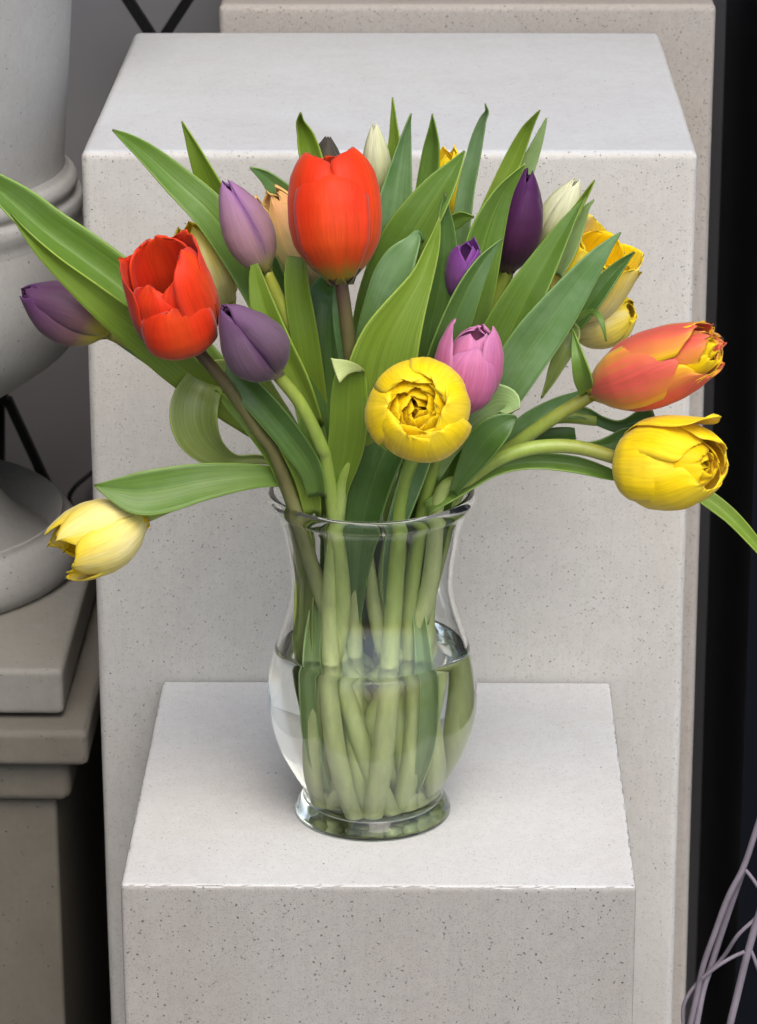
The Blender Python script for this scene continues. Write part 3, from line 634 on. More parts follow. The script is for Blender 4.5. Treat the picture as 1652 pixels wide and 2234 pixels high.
make_leaf(t, [(690, 930, -.03, 36), (652, 840, -.034, 54), (610, 755, -.036, 62), (580, 680, -.036, 58), (562, 615, -.034, 36), (556, 580, -.033, 18), (553, 558, -.032, 2)], G_YEL, 0.35, 0.6, 12)

# --- mauve bud (lower left)
t = make_tulip('plump dusty mauve tulip bud tucked under the open red one', (-0.030, -0.012), (-0.018, -0.028),
               [(716, 1030, -.05), (700, 970, -.058), (655, 880, -.066)], (604, 816, -.07), S_GRN, 0.0041)
fr, L = head_frame((604, 816), (486, 667), -0.07, -0.098); R = 0.0205
for a, rs, ln in ((180, .8, .94), (60, .8, .96), (-60, .8, .96)): petal(t, fr, a, L*ln, R, 0.0205, 'bud', 'point', MAUVE, 0.9, 0, rs, .0, .02)
for a, rs, ln in ((178, 1.0, .99), (-60, 1.03, .99), (56, 1.03, 1.0)): petal(t, fr, a, L*ln, R, 0.0212, 'bud', 'point', MAUVE, 0.63, 0, rs*1.02, .0, .02)
make_leaf(t, [(694, 1080, -.045, 40), (680, 1020, -.05, 52), (640, 960, -.054, 60), (590, 900, -.056, 62), (545, 850, -.055, 58), (512, 812, -.05, 40), (498, 790, -.045, 8)], G_DRK, 0.4, 0.6, 18)

# --- purple tulip pointing left
t = make_tulip('dusky purple tulip with yellow base lying sideways in front of the urn', (0.022, 0.012), (-0.036, 0.004),
               [(640, 1040, 0.0), (560, 930, 0.0), (440, 830, -.004), (330, 770, -.012)], (236, 726, -.02), S_OLV, 0.0042)
fr, L = head_frame((240, 722), (44, 636), -0.02, -0.035); R = 0.0204
for a, rs, ln in ((180, .8, .95), (60, .8, .97), (-60, .8, .96)): petal(t, fr, a+30, L*ln, R, 0.0200, 'slim', 'point', PURPLE, 0.9, 0, rs, .0, .03)
for a, rs, ln in ((24, 1.04, .97), (-84, 1.0, .99), (140, 1.02, 1.0)): petal(t, fr, a, L*ln, R, 0.0214, 'slim', 'round', PURPLE, .70, 0, rs, .02, .03)
make_leaf(t, [(560, 935, -.01, 46), (470, 858, -.02, 74), (385, 792, -.03, 80), (300, 722, -.042, 74), (222, 660, -.05, 60), (150, 598, -.054, 44), (92, 545, -.056, 30), (52, 502, -.056, 15), (24, 466, -.056, 2)], G_YEL, 0.32, 0.6, 24)
make_leaf(t, [(540, 900, .01, 50), (440, 800, .012, 80), (350, 712, .016, 84), (262, 628, .02, 94), (180, 566, .02, 96), (100, 508, .02, 88), (30, 446, .018, 72), (-40, 384, .014, 36), (-80, 340, .012, 3)], G_MID, 0.75, 0.6, -20)
make_leaf(t, [(470, 870, -.004, 30), (400, 826, -.006, 40), (330, 776, -.01, 40), (270, 742, -.012, 26), (236, 732, -.012, 6)], G_BLU, 0.2, 0.5, 30)

# --- pale yellow tulip, low left
t = make_tulip('drooping pale yellow tulip hanging low beside the vase under its long leaf', (0.026, -0.006), (-0.040, -0.012),
               [(650, 1052, -.02), (560, 1048, -.03), (440, 1075, -.036)], (316, 1128, -.04), S_GRN, 0.0042)
fr, L = head_frame((318, 1124), (118, 1216), -0.04, -0.060); R = 0.0240
for a, rs, ln in ((175, .84, .86), (60, .82, .9), (-65, .84, .94)): petal(t, fr, a, L*ln, R, 0.0240, 'cone', 'point', YEL_IN, 0.95, 0, rs, .03, .10, .08)
for a, rs, ln, sh_ in ((150, 1.0, 1.0, 'point'), (-112, 1.02, .98, 'point'), (96, 1.0, .99, 'point'), (-38, 1.05, .90, 'round'), (34, 1.02, .93, 'point')): petal(t, fr, a, L*ln, R, 0.0225, 'cone', sh_, YELP, 0.85, 0, rs, .04, .07, .03)
make_leaf(t, [(676, 1062, -.022, 22), (640, 1046, -.03, 34), (560, 1040, -.042, 52), (450, 1052, -.052, 80), (360, 1070, -.056, 98), (300, 1078, -.058, 92), (250, 1070, -.058, 52), (205, 1058, -.058, 2)], G_MID, 0.25, 0.3, -8)

# --- yellow double facing the camera
t = make_tulip('ruffled double yellow tulip opening straight out above the vase rim', (0.000, -0.028), (0.014, -0.034),
               [(878, 1080, -.046), (905, 985, -.056)], (920, 905, -.072), S_GRN, 0.0044)
fr, L = head_frame((921, 905), (908, 886), -0.072, -0.132); R = 0.0302; L = 0.060
for a, ln, rs in ((18, 1.0, 1.0), (88, .95, 1.05), (152, 1.03, .98), (212, .97, 1.06), (268, 1.02, 1.0), (325, 1.0, 1.05)): petal(t, fr, a, L*ln, R, 0.0250, 'globe', 'blunt', YEL, 0.86, 0, rs, .08, .07, .03, -.04)
for a, ln, rs in ((50, .97, .80), (120, .93, .76), (186, .98, .82), (244, .93, .74), (300, .97, .80), (0, .93, .76)): petal(t, fr, a, L*ln, R, 0.0215, 'globe', 'blunt', YEL_IN, 0.92, 0, rs, .08, .07, .03, -.04)
for a, ln, rs in ((20, .90, .60), (95, .95, .64), (165, .88, .58), (235, .94, .62), (300, .90, .60)): petal(t, fr, a, L*ln, R, 0.0185, 'cup', 'blunt', YEL_IN, .95, 0, rs, .10, .06, .02, .0, 13, 18)
for a in (10, 130, 250): petal(t, fr, a, L*rng.uniform(.84, .90), R, 0.0135, 'cup', 'round', YEL_IN, .95, 0, .38, .10, .06, .02, .0, 11, 16)
for a in (70, 190, 310): petal(t, fr, a, L*.80, R, 0.0080, 'slim', 'round', YEL_IN, .95, 0, .22, .06, .1, .03, .0, 9, 14)
make_leaf(t, [(846, 1400, -.02, 8), (848, 1330, -.022, 18), (850, 1250, -.026, 30), (862, 1160, -.034, 40), (880, 1100, -.046, 48), (905, 1030, -.052, 54), (925, 980, -.052, 50), (950, 930, -.048, 30), (962, 905, -.045, 4)], G_BLU, 0.45, 0.6, 10)
make_leaf(t, [(772, 1470, -.012, 8), (770, 1400, -.016, 20), (776, 1320, -.02, 34), (782, 1240, -.024, 48), (790, 1160, -.030, 72), (800, 1100, -.036, 84), (822, 1030, -.042, 92), (850, 965, -.042, 92), (880, 900, -.036, 80), (905, 840, -.03, 40)], G_DRK, 0.45, 0.4, 8)

# --- pink
t = make_tulip('pink tulip rising just behind the ruffled double yellow one', (0.014, -0.014), (0.024, -0.020),
               [(935, 1060, -.03), (965, 970, -.045)], (1002, 892, -.055), S_GRN, 0.0042)
fr, L = head_frame((1000, 905), (1044, 704), -0.056, -0.056); R = 0.0208
for a, rs, ln in ((180, .80, .93), (62, .78, .93), (-30, .76, .90)): petal(t, fr, a, L*ln, R, 0.0190, 'cup', 'round', PINK, .95, 0, rs, .0, .05)
for a, rs, ln, sh_, pf in ((160, 1, .96, 'round', 'cup'), (-84, 1.06, 1.0, 'point', 'cone'), (88, 1.02, 1.0, 'round', 'cup'), (14, 1.05, .80, 'round', 'tall')): petal(t, fr, a, L*ln, R, 0.0215, pf, sh_, PINK, .85, .0, rs, .03 if a > 0 else -.03, .04, .02)
make_leaf(t, [(945, 1040, -.03, 34), (985, 962, -.036, 56), (1030, 915, -.04, 84), (1074, 884, -.04, 92), (1106, 880, -.044, 70), (1120, 900, -.052, 34)], G_PAL, 0.25, 0.2, 0)
make_leaf(t, [(990, 1075, -.04, 18), (1008, 1040, -.046, 36), (1036, 996, -.052, 60), (1064, 956, -.056, 72), (1094, 928, -.056, 56), (1118, 914, -.054, 22), (1127, 912, -.053, 4)], G_DRK, 0.3, 0.3, 0)

# --- flame orange parrot type on the right
t = make_tulip('flame coloured double tulip, red streaked with yellow fringes, stretched sideways', (-0.020, 0.016), (0.036, 0.0),
               [(1000, 1070, -.006), (1062, 1020, -.01), (1130, 966, -.014), (1210, 910, -.018)], (1290, 862, -.02), S_OLV, 0.0044)
fr, L = head_frame((1288, 852), (1572, 752), -0.02, -0.050); R = 0.0240
for a in (170, 100, 30, -45, -115): petal(t, fr, a, L*rng.uniform(.92, 1.0), R, 0.0235, 'cone', 'blunt', YEL_IN if a in (30, 100) else ORANGE, .92, 0, .72, .05, .08, .04, -.1)
for a in (135, 60, -10, -80): petal(t, fr, a, L*rng.uniform(.96, 1.0), R, 0.0165, 'cup', 'round', YEL_IN, .95, 0, .46, .08, .06, .02, .0, 11, 18)
for a in (20, 140, 260): petal(t, fr, a, L*.95, R, 0.0100, 'slim', 'round', YEL_IN, .95, 0, .26, .06, .1, .03, .0, 9, 14)
for a, ln, rs in ((180, .96, 1.0), (125, .93, 1.0), (72, .86, 1.02), (-120, .95, 1.0), (-66, .90, 1.02), (2, .76, 1.07)): petal(t, fr, a, L*ln, R, 0.0245, 'cone', 'blunt', ORANGE, .88, 0, rs, .05, .07, .05, .0)
make_leaf(t, [(1070, 1010, .0, 30), (1110, 968, -.006, 46), (1160, 925, -.008, 52), (1215, 888, -.008, 40), (1262, 862, -.01, 18), (1292, 838, -.012, 2)], G_BLU, 0.35, 0.5, 10)
make_leaf(t, [(1282, 858, -.024, 30), (1272, 822, -.034, 40), (1264, 784, -.036, 30), (1256, 748, -.03, 15), (1249, 716, -.026, 2)], G_MID, 0.5, 0.5, 10)
make_leaf(t, [(1090, 1010, -.002, 24), (1150, 966, .0, 30), (1200, 952, .002, 32), (1240, 950, .002, 32), (1256, 948, .002, 28)], G_DRK, 0.3, 0.4, 30)

# --- yellow double on the right
t = make_tulip('round double yellow tulip stretched out sideways with one petal curled back', (-0.026, -0.008), (0.034, -0.020),
               [(958, 1086, -.034), (1020, 1046, -.036), (1090, 1000, -.036), (1170, 976, -.034), (1260, 976, -.032)], (1356, 1002, -.03), S_OLV, 0.0045)
fr, L = head_frame((1350, 1012), (1572, 1018), -0.03, -0.075); R = 0.0270
for a in (180, 120, 60, 0, -60, -120): petal(t, fr, a+12, L*rng.uniform(.84, .93), R, 0.0225, 'globe', 'blunt', YEL_IN, .92, 0, .76, .05, .07, .03, -.1)
for a in (150, 75, 5, -70, -140): petal(t, fr, a+30, L*rng.uniform(.84, .92), R, 0.0175, 'cup', 'blunt', YEL_IN, .95, 0, .52, .08, .06, .02, 0, 11, 18)
for a in (20, 140, 260): petal(t, fr, a, L*.86, R, 0.0110, 'slim', 'round', YEL_IN, .95, 0, .28, .05, .1, .03, 0, 9, 14)
for a, ln, rs in ((175, .95, 1.0), (125, .93, 1.0), (-125, .98, 1.0), (68, .90, 1.02), (-64, .84, 1.03), (4, .74, 1.06)): petal(t, fr, a, L*ln, R, 0.0262, 'globe', 'blunt', YEL, .9, 0, rs, .05, .06, .03, -.04)
petal(t, fr, -84, L*1.02, R, 0.0180, 'open', 'round', YEL, .9, .02, 1.12, .04, .04, .02, .06)
make_leaf(t, [(930, 1110, -.036, 30), (1000, 1066, -.034, 36), (1080, 1024, -.03, 30), (1160, 1008, -.026, 34), (1250, 1014, -.024, 36), (1320, 1032, -.022, 26), (1372, 1050, -.02, 10), (1440, 1075, -.018, 3)], G_MID, 0.4, 0.5, 10)
make_leaf(t, [(1262, 968, -.018, 6), (1300, 972, -.016, 22), (1340, 966, -.012, 38), (1368, 950, -.008, 34), (1388, 936, -.004, 12)], G_DRK, 0.4, 0.4, 0)
make_leaf(t, [(1440, 1040, .02, 26), (1500, 1062, .022, 34), (1550, 1094, .022, 36), (1596, 1130, .02, 32), (1640, 1178, .018, 26), (1680, 1230, .014, 14), (1710, 1280, .01, 2)], G_YEL, 0.4, 0.5, 20)

# --- big yellow, upper right behind leaves
t = make_tulip('large yellow tulip half hidden behind broad leaves near the cream bud', (-0.016, 0.024), (0.026, 0.020),
               [(985, 1040, .03), (1060, 900, .04), (1140, 780, .048)], (1226, 668, .05), S_GRN, 0.0042)
fr, L = head_frame((1222, 684), (1334, 524), .05, .040); R = 0.0265
for a, ln, rs in ((180, .95, .82), (60, .94, .82), (-60, .92, .82)): petal(t, fr, a, L*ln, R, 0.0240, 'open', 'blunt', YEL_IN, .95, .0, rs, .04, .08, .03)
for a, ln, rs, ml in ((125, 1.0, 1.0, YEL), (64, .97, 1.06, YELP), (-4, .93, 1.05, YELP), (-70, 1.0, 1.04, YEL), (-130, 1.0, 1.02, YELP)): petal(t, fr, a, L*ln, R, 0.0240, 'open', 'blunt', ml, .9, .02, rs, .04, .07, .03)
make_leaf(t, [(1040, 960, -.02, 50), (1078, 890, -.026, 74), (1120, 815, -.032, 96), (1165, 748, -.034, 102), (1210, 686, -.034, 92), (1256, 622, -.032, 70), (1300, 566, -.03, 44), (1332, 530, -.028, 20), (1354, 507, -.026, 2)], G_BLU, 0.22, 0.5, -12)
make_leaf(t, [(1190, 780, .0, 20), (1232, 730, .002, 40), (1272, 680, .004, 50), (1312, 628, .006, 44), (1350, 584, .008, 26), (1384, 549, .008, 2)], G_DRK, 0.35, 0.5, 15)
make_leaf(t, [(1230, 712, -.006, 14), (1262, 692, -.010, 14), (1290, 681, -.014, 13), (1306, 688, -.02, 13), (1316, 712, -.024, 10), (1323, 744, -.024, 2)], G_MID, 0.3, 0.5, 0)
make_leaf(t, [(1208, 742, -.008, 18), (1236, 722, -.012, 36), (1246, 728, -.02, 40), (1234, 760, -.026, 40), (1214, 800, -.026, 30), (1198, 836, -.024, 16), (1182, 868, -.022, 2)], G_OLV, 0.4, 0.4, 0)

# --- second yellow just below it
t = make_tulip('small yellow tulip tucked right under the large yellow one near the curled leaf tip', (0.024, 0.022), (0.036, 0.012),
               [(1000, 1040, .02), (1080, 880, .05), (1180, 760, .06)], (1246, 722, .064), S_GRN, 0.0038)
fr, L = head_frame((1248, 722), (1384, 676), .064, .05); R = 0.0185
for a, rs, ln in ((180, .85, .97), (60, .85, .95), (-60, .85, .95), (125, 1, .98), (-118, 1, 1.0), (4, 1.04, .97)): petal(t, fr, a, L*ln, R, 0.0205, 'closed', 'blunt', YELP if a in (4, 125) else YEL, .9, 0, rs, .05, .06, .03)

# --- deep purple
t = make_tulip('tall deep purple tulip bud rising beside a broad upright leaf', (0.008, 0.018), (0.016, 0.012),
               [(930, 1000, .02), (1000, 840, .026), (1065, 690, .03)], (1108, 588, .03), S_GRN, 0.0042)
fr, L = head_frame((1106, 592), (1158, 366), .03, .018); R = 0.0165
for a, rs, ln in ((180, .86, .93), (60, .86, .98), (-60, .86, 1.0)): petal(t, fr, a, L*ln, R, 0.0165, 'slim', 'point', DPURPLE, .9, 0, rs, .03, .03)
for a, rs, ln in ((140, 1, .97), (-120, 1, .99), (28, 1.05, .92)): petal(t, fr, a, L*ln, R, 0.0185, 'slim', 'point', DPURPLE, .85, 0, rs, .05, .02)
make_leaf(t, [(968, 900, .0, 50), (1000, 800, .0, 72), (1016, 710, .0, 84), (1032, 630, .0, 86), (1048, 555, .0, 84), (1070, 482, .0, 70), (1098, 420, -.002, 42), (1127, 380, -.004, 18), (1148, 356, -.006, 2)], G_MID, 0.25, 0.5, -18)
make_leaf(t, [(1062, 720, .024, 60), (1080, 640, .03, 62), (1094, 590, .034, 56), (1098, 560, .036, 40)], G_MID, 0.25, 0.5, 10)

# --- cream bud right
t = make_tulip('slim cream tulip bud tilted over the large yellow bloom', (-0.006, 0.026), (0.030, 0.012),
               [(975, 1020, .03), (1060, 820, .045), (1130, 660, .05)], (1180, 548, .05), S_YEL, 0.0034)
fr, L = head_frame((1178, 550), (1262, 388), .05, .042); R = 0.0124
for a, rs, ln in ((180, .86, .94), (70, .86, .97), (-60, .86, .98)): petal(t, fr, a, L*ln, R, 0.0125, 'slim', 'point', CREAM, .9, 0, rs, .03)
for a, rs, ln in ((150, 1, 1), (-92, 1, .99), (40, 1.03, .98)): petal(t, fr, a, L*ln, R, 0.0135, 'slim', 'point', CREAM, .85, 0, rs, .04)
make_leaf(t, [(1020, 950, -.004, 50), (1050, 870, -.008, 80), (1082, 790, -.01, 98), (1118, 712, -.012, 98), (1156, 636, -.012, 84), (1194, 566, -.01, 62), (1232, 500, -.008, 38), (1260, 456, -.006, 16), (1279, 430, -.005, 2)], G_MID, 0.45, 0.7, 16)
make_leaf(t, [(1184, 600, .01, 18), (1220, 530, .014, 24), (1248, 476, .016, 22), (1270, 440, .016, 15), (1285, 414, .014, 9), (1297, 394, .012, 2)], G_YEL, 0.35, 0.5, 10)
make_leaf(t, [(1215, 600, .02, 26), (1242, 545, .02, 34), (1262, 495, .02, 30), (1278, 458, .018, 16), (1296, 436, .016, 2)], G_PAL, 0.3, 0.5, 10)

# --- cream bud top
t = make_tulip('slim cream tulip bud standing upright behind the big red bloom', (0.018, 0.020), (-0.002, 0.030),
               [(790, 960, .03), (808, 740, .034), (824, 560, .034)], (828, 446, .034), S_YEL, 0.0034)
fr, L = head_frame((828, 448), (817, 266), .034, .028); R = 0.0094
for a, rs, ln in ((180, .86, .95), (60, .86, .98), (-60, .86, .97)): petal(t, fr, a, L*ln, R, 0.0105, 'slim', 'point', CREAM, .9, 0, rs, .03)
for a, rs, ln in ((140, 1, 1), (-82, 1, .99), (36, 1.03, .99)): petal(t, fr, a, L*ln, R, 0.0112, 'slim', 'point', CREAM, .85, 0, rs, .04)
make_leaf(t, [(800, 800, .004, 54), (816, 690, .006, 70), (834, 590, .01, 82), (848, 510, .012, 84), (860, 440, .014, 74), (872, 370, .016, 50), (882, 310, .016, 28), (890, 272, .014, 12), (897, 247, .012, 2)], G_BLU, 0.4, 0.6, -16)
make_leaf(t, [(852, 460, .03, 40), (858, 380, .032, 36), (862, 310, .032, 26), (860, 258, .03, 13), (857, 213, .028, 2)], G_YEL, 0.4, 0.5, 20)

# --- violet, half hidden in the middle
t = make_tulip('small violet tulip bud peeking between dark leaves in the middle', (0.030, 0.002), (0.008, 0.004),
               [(890, 1000, .0), (940, 840, -.008), (985, 730, -.014)], (1002, 662, -.016), S_GRN, 0.0038)
fr, L = head_frame((1000, 668), (1020, 524), -.016, -.024); R = 0.0118
for a, rs, ln in ((180, .86, .95), (60, .86, .95), (-60, .86, .94)): petal(t, fr, a, L*ln, R, 0.0125, 'cup', 'point', VIOLET, .9, 0, rs, .03)
for a, rs, ln in ((150, 1, 1), (-40, 1.03, .98), (66, 1.0, .92)): petal(t, fr, a, L*ln, R, 0.0140, 'cone', 'point', VIOLET, .85, 0, rs, .05)
make_leaf(t, [(905, 960, -.02, 60), (916, 860, -.024, 74), (926, 780, -.026, 78), (942, 700, -.026, 72), (958, 630, -.024, 66), (968, 560, -.022, 54), (970, 500, -.02, 40), (970, 455, -.02, 20), (971, 420, -.02, 2)], G_DRK, 0.4, 0.6, -22)
make_leaf(t, [(935, 880, -.028, 50), (956, 800, -.032, 66), (978, 735, -.034, 68), (1000, 675, -.034, 62), (1026, 620, -.032, 50), (1056, 570, -.028, 32), (1080, 540, -.026, 14), (1098, 520, -.025, 2)], G_DRK, 0.45, 0.65, -20)

# --- yellow behind, top
t = make_tulip('yellow tulip glimpsed through the upright leaves at the back', (0.006, 0.006), (0.010, 0.030),
               [(860, 980, .05), (920, 760, .07), (962, 580, .08)], (978, 486, .082), S_GRN, 0.0036)
fr, L = head_frame((978, 490), (968, 322), .082, .074); R = 0.0125
for a, rs, ln in ((180, .9, .97), (60, .9, .97), (-60, .9, .97), (125, 1, 1), (5, 1.03, .98), (-118, 1, .97)): petal(t, fr, a, L*ln, R, 0.0150, 'cone', 'point', YEL, .88, 0, rs, .05, .04)
make_leaf(t, [(905, 640, .03, 50), (918, 540, .034, 56), (930, 450, .036, 54), (938, 380, .036, 46), (944, 320, .034, 36), (945, 280, .03, 18), (944, 249, .028, 2)], G_MID, 0.4, 0.5, 14)
make_leaf(t, [(985, 640, .03, 30), (1000, 560, .034, 36), (1010, 480, .036, 38), (1018, 415, .036, 38), (1030, 358, .036, 34), (1042, 303, .034, 28), (1054, 262, .03, 17), (1063, 244, .026, 9), (1059, 227, .022, 2)], G_BLU, 0.4, 0.5, 12)
make_leaf(t, [(960, 520, .02, 26), (982, 492, .018, 32), (1006, 476, .016, 30), (1034, 473, .012, 4)], G_MID, 0.35, 0.5, 0)
make_leaf(t, [(790, 880, -.006, 40), (798, 780, -.006, 62), (816, 690, -.008, 80), (842, 612, -.01, 92), (880, 540, -.012, 100), (925, 470, -.014, 92), (965, 406, -.014, 66), (995, 360, -.012, 30), (1014, 329, -.01, 3)], G_MID, 0.42, 0.75, 14)

# --- yellow behind the open red one
t = make_tulip('yellow tulip hidden behind the open red bloom and a long leaf', (0.030, 0.014), (-0.022, 0.022),
               [(672, 1000, .03), (590, 850, .034), (520, 740, .035)], (484, 664, .035), S_YEL, 0.0036)
fr, L = head_frame((492, 672), (412, 482), .035, .03); R = 0.0205
for a, rs, ln in ((180, .9, .97), (60, .9, .97), (-60, .9, .97), (125, 1, 1), (5, 1.03, .98), (-118, 1, .97)): petal(t, fr, a, L*ln, R, 0.0235, 'cup', 'point', YELP if a in (5, -118) else YEL, .88, 0, rs, .05, .05)
make_leaf(t, [(610, 760, .02, 40), (572, 660, .024, 56), (532, 560, .026, 64), (492, 470, .026, 62), (456, 394, .024, 50), (428, 334, .02, 32), (410, 295, .018, 15), (397, 266, .016, 2)], G_YEL, 0.35, 0.55, 16)
make_leaf(t, [(612, 1008, -.01, 16), (560, 1002, -.012, 20), (510, 1004, -.018, 26), (462, 984, -.03, 62), (430, 940, -.036, 96), (424, 886, -.034, 104), (444, 838, -.026, 84), (482, 812, -.012, 56), (520, 806, .0, 24)], G_OLV, 0.30, 0.15, 0, n=40)

# --- flame yellow behind lilac
t = make_tulip('creamy yellow tulip flushed orange, squeezed between the lilac bud and big red bloom', (-0.012, 0.008), (-0.014, 0.014),
               [(742, 960, .01), (730, 800, .02), (706, 690, .028)], (688, 622, .03), S_YEL, 0.0038)
fr, L = head_frame((690, 628), (582, 416), .03, .02); R = 0.0185
for a, rs, ln in ((180, .88, .97), (60, .88, .96), (-60, .88, .95), (128, 1, 1), (-112, 1.0, .99), (8, 1.04, .97), (-66, 1.02, .9)): petal(t, fr, a, L*ln, R, 0.0205, 'cup', 'point', FLAMEY, .88, 0, rs, .05, .08, .04)
make_leaf(t, [(700, 1000, -.01, 40), (692, 900, -.016, 50), (676, 800, -.02, 56), (660, 700, -.022, 58), (650, 630, -.022, 54), (646, 585, -.02, 48), (648, 560, -.018, 40)], G_YEL, 0.25, 0.4, 8)
make_leaf(t, [(665, 800, .0, 30), (640, 720, .002, 40), (616, 640, .004, 40), (600, 580, .004, 26), (590, 545, .004, 6)], G_DRK, 0.35, 0.5, 10)
make_leaf(t, [(650, 480, .035, 70), (622, 432, .036, 58), (590, 396, .036, 36), (564, 376, .034, 18), (546, 366, .032, 3)], G_DRK, 0.4, 0.5, 0)

# --- leafy tulip at the front, folded blades
t = make_tulip('short front tulip showing only its broad upright blades above the rim', (-0.010, -0.030), (-0.026, -0.028),
               [(744, 1080, -.044), (772, 990, -.05), (806, 900, -.045), (835, 830, -.03)], (850, 800, -.02), S_GRN, 0.0042)
fr, L = head_frame((850, 806), (850, 735), -.02, -.02); R = 0.0042
for a in (0, 120, 240, 60, 180, 300): petal(t, fr, a, L, R, 0.0045, 'slim', 'point', CREAM, .9, 0, 1.0 if a % 120 == 0 else .85, .03, nu=9, nv=14)
make_leaf(t, [(716, 1420, -.02, 8), (720, 1330, -.024, 22), (728, 1230, -.028, 30), (730, 1130, -.036, 34), (736, 1060, -.046, 52), (752, 985, -.054, 76), (760, 920, -.058, 82), (763, 860, -.060, 80), (766, 815, -.062, 68), (767, 800, -.066, 60)], G_YEL, 0.25, 0.3, 0, n=40)
make_leaf(t, [(792, 808, -.064, 6), (774, 802, -.070, 18), (757, 802, -.075, 30), (742, 805, -.078, 44), (729, 809, -.080, 58)], G_TIP, 0.15, 0.2, 0, n=16)
make_leaf(t, [(815, 1010, -.04, 80), (818, 930, -.045, 118), (822, 860, -.05, 140), (832, 795, -.052, 146), (852, 732, -.052, 128), (886, 668, -.05, 88), (920, 606, -.046, 50), (942, 545, -.042, 32), (953, 505, -.04, 16), (959, 473, -.038, 2)], G_YEL, 0.32, 0.5, -8)
make_leaf(t, [(788, 800, -.03, 40), (806, 720, -.034, 50), (830, 660, -.036, 68), (852, 610, -.036, 80), (876, 566, -.034, 70), (900, 530, -.03, 36), (912, 508, -.024, 12), (924, 528, -.020, 4)], G_BLU, 0.3, 0.3, 10)

# --- curled yellow green blade and dark tip behind the big red bloom, cream stem at the back
t = make_tulip('back tulip showing a yellow green curled blade behind the big red bloom', (0.020, -0.016), (0.0, -0.004),
               [(770, 960, .02), (740, 700, .05), (720, 520, .07)], (706, 450, .08), S_GRN, 0.0036)
fr, L = head_frame((706, 455), (716, 298), .08, .075); R = 0.0125
for a in (0, 120, 240, 60, 180, 300): petal(t, fr, a, L, R, 0.0130, 'slim', 'point', DULL, .9, 0, 1.0 if a % 120 == 0 else .85, .03, nu=9, nv=16)
make_leaf(t, [(700, 520, .05, 50), (690, 420, .054, 54), (680, 350, .056, 50), (668, 300, .056, 40), (656, 268, .052, 22), (656, 246, .044, 4)], G_YEL, 0.7, 0.7, 0)
make_leaf(t, [(1052, 500, .04, 40), (1088, 420, .044, 40), (1122, 346, .046, 38), (1148, 290, .044, 26), (1164, 262, .04, 14), (1179, 240, .036, 2)], G_YEL, 0.4, 0.5, 14)
make_leaf(t, [(1110, 470, .05, 30), (1136, 400, .052, 36), (1158, 345, .052, 32), (1176, 300, .05, 20), (1192, 257, .048, 2)], G_PAL, 0.4, 0.5, -10)

# fresh blades filling the left of the bunch above the rim
make_leaf(t, [(684, 1120, -.034, 36), (672, 1040, -.040, 54), (640, 970, -.043, 60), (598, 905, -.043, 48), (562, 862, -.040, 22), (545, 842, -.038, 2)], G_YEL, 0.4, 0.6, 12)
make_leaf(t, [(704, 1120, -.024, 36), (696, 1020, -.028, 52), (678, 930, -.030, 54), (652, 850, -.030, 40), (630, 792, -.028, 16), (621, 768, -.028, 2)], G_MID, 0.4, 0.6, -12)
make_leaf(t, [(660, 1100, -.030, 34), (630, 1030, -.034, 40), (592, 975, -.034, 38), (552, 935, -.032, 24), (524, 912, -.030, 3)], G_OLV, 0.35, 0.5, 8)
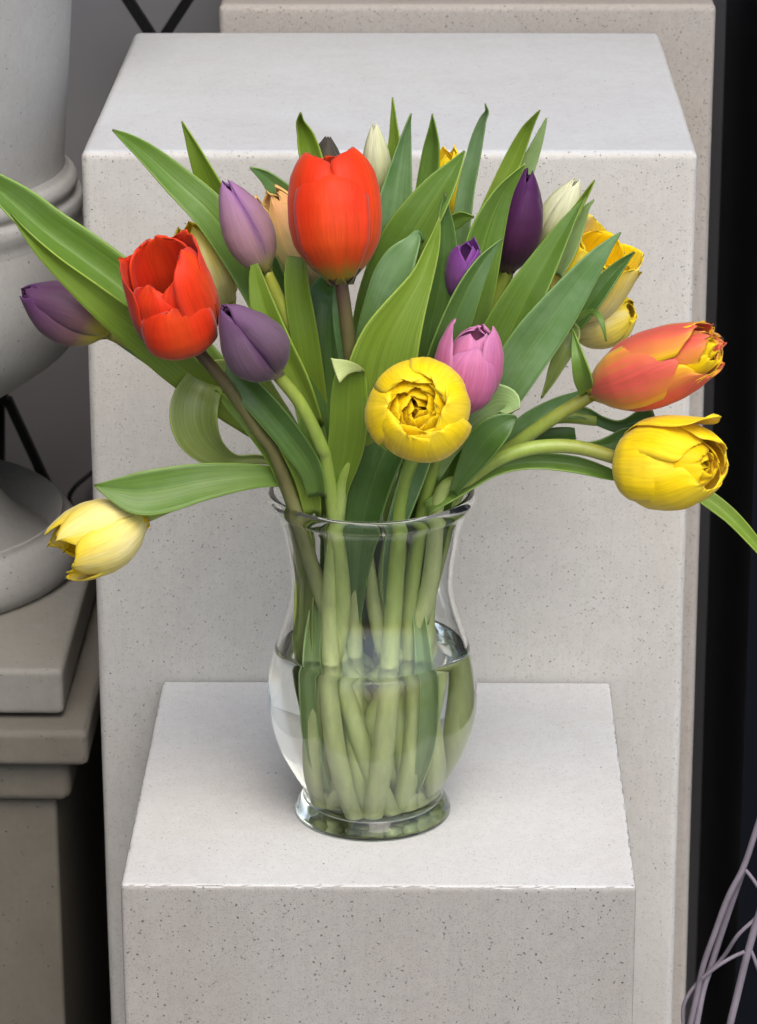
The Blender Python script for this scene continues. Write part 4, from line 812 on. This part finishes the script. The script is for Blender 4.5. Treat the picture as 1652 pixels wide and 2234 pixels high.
# sheathing leaf bases inside the neck of the vase
for pts, m_ in (([(690, 1560, -.020, 10), (668, 1450, -.024, 34), (664, 1340, -.022, 44), (668, 1220, -.018, 44), (662, 1120, -.016, 40), (640, 1060, -.012, 20)], G_OLV),
                ([(905, 1580, .006, 10), (916, 1460, .008, 36), (922, 1340, .008, 40), (930, 1220, .008, 36), (940, 1120, .006, 30), (950, 1070, .004, 10)], G_YEL),
                ([(800, 1600, .012, 14), (790, 1440, .018, 50), (800, 1300, .02, 60), (806, 1180, .018, 60), (812, 1080, .014, 40)], G_DRK),
                ([(884, 1560, .004, 14), (880, 1430, .010, 46), (876, 1300, .012, 50), (884, 1180, .010, 50), (900, 1080, .008, 30)], G_MID),
                ([(742, 1560, .004, 14), (724, 1430, .010, 46), (720, 1300, .012, 50), (722, 1180, .010, 46), (716, 1080, .008, 30)], G_MID)):
    make_leaf(t, pts, m_, 0.5, 0.3, 0, wave=0.1)
for pts in ([(730, 1700, -.018, 16), (700, 1610, -.026, 34), (684, 1510, -.030, 40), (684, 1410, -.026, 36), (694, 1300, -.020, 22)],
            [(890, 1700, -.018, 16), (914, 1610, -.026, 34), (926, 1510, -.030, 40), (920, 1410, -.026, 34), (908, 1300, -.020, 20)]):
    make_leaf(t, pts, G_PAL, 0.6, 0.2, 0, wave=0.1)

# --- right-hand group blades near the rim
t = make_tulip('tulip stalk with dark blades fanning out between the two sideways right blooms', (0.010, -0.004), (0.038, 0.006),
               [(975, 1075, -.004), (1010, 1010, .0), (1120, 930, .004), (1220, 912, .006)], (1300, 918, .008), S_GRN, 0.0036)
make_leaf(t, [(1180, 930, .008, 18), (1232, 906, .008, 26), (1272, 902, .008, 28), (1312, 918, .008, 22), (1352, 928, .008, 26), (1394, 918, .006, 36), (1424, 896, .004, 34)], G_DRK, 0.5, 0.4, 0, twist=[30, 30, 10, -20, -20, 10, 20])
make_leaf(t, [(930, 1360, -.008, 8), (944, 1260, -.01, 22), (960, 1160, -.012, 30), (972, 1070, -.014, 46), (980, 1010, -.014, 54), (992, 950, -.012, 52), (1010, 890, -.01, 30), (1020, 860, -.01, 4)], G_MID, 0.35, 0.5, 10)
make_leaf(t, [(985, 1060, -.006, 26), (1012, 1000, -.008, 34), (1046, 945, -.008, 34), (1075, 905, -.008, 16)], G_DRK, 0.3, 0.5, 0)
make_leaf(t, [(940, 1180, .0, 24), (945, 1100, .0, 34), (955, 1040, .0, 36), (975, 980, .0, 26)], G_DRK, 0.3, 0.5, 0)
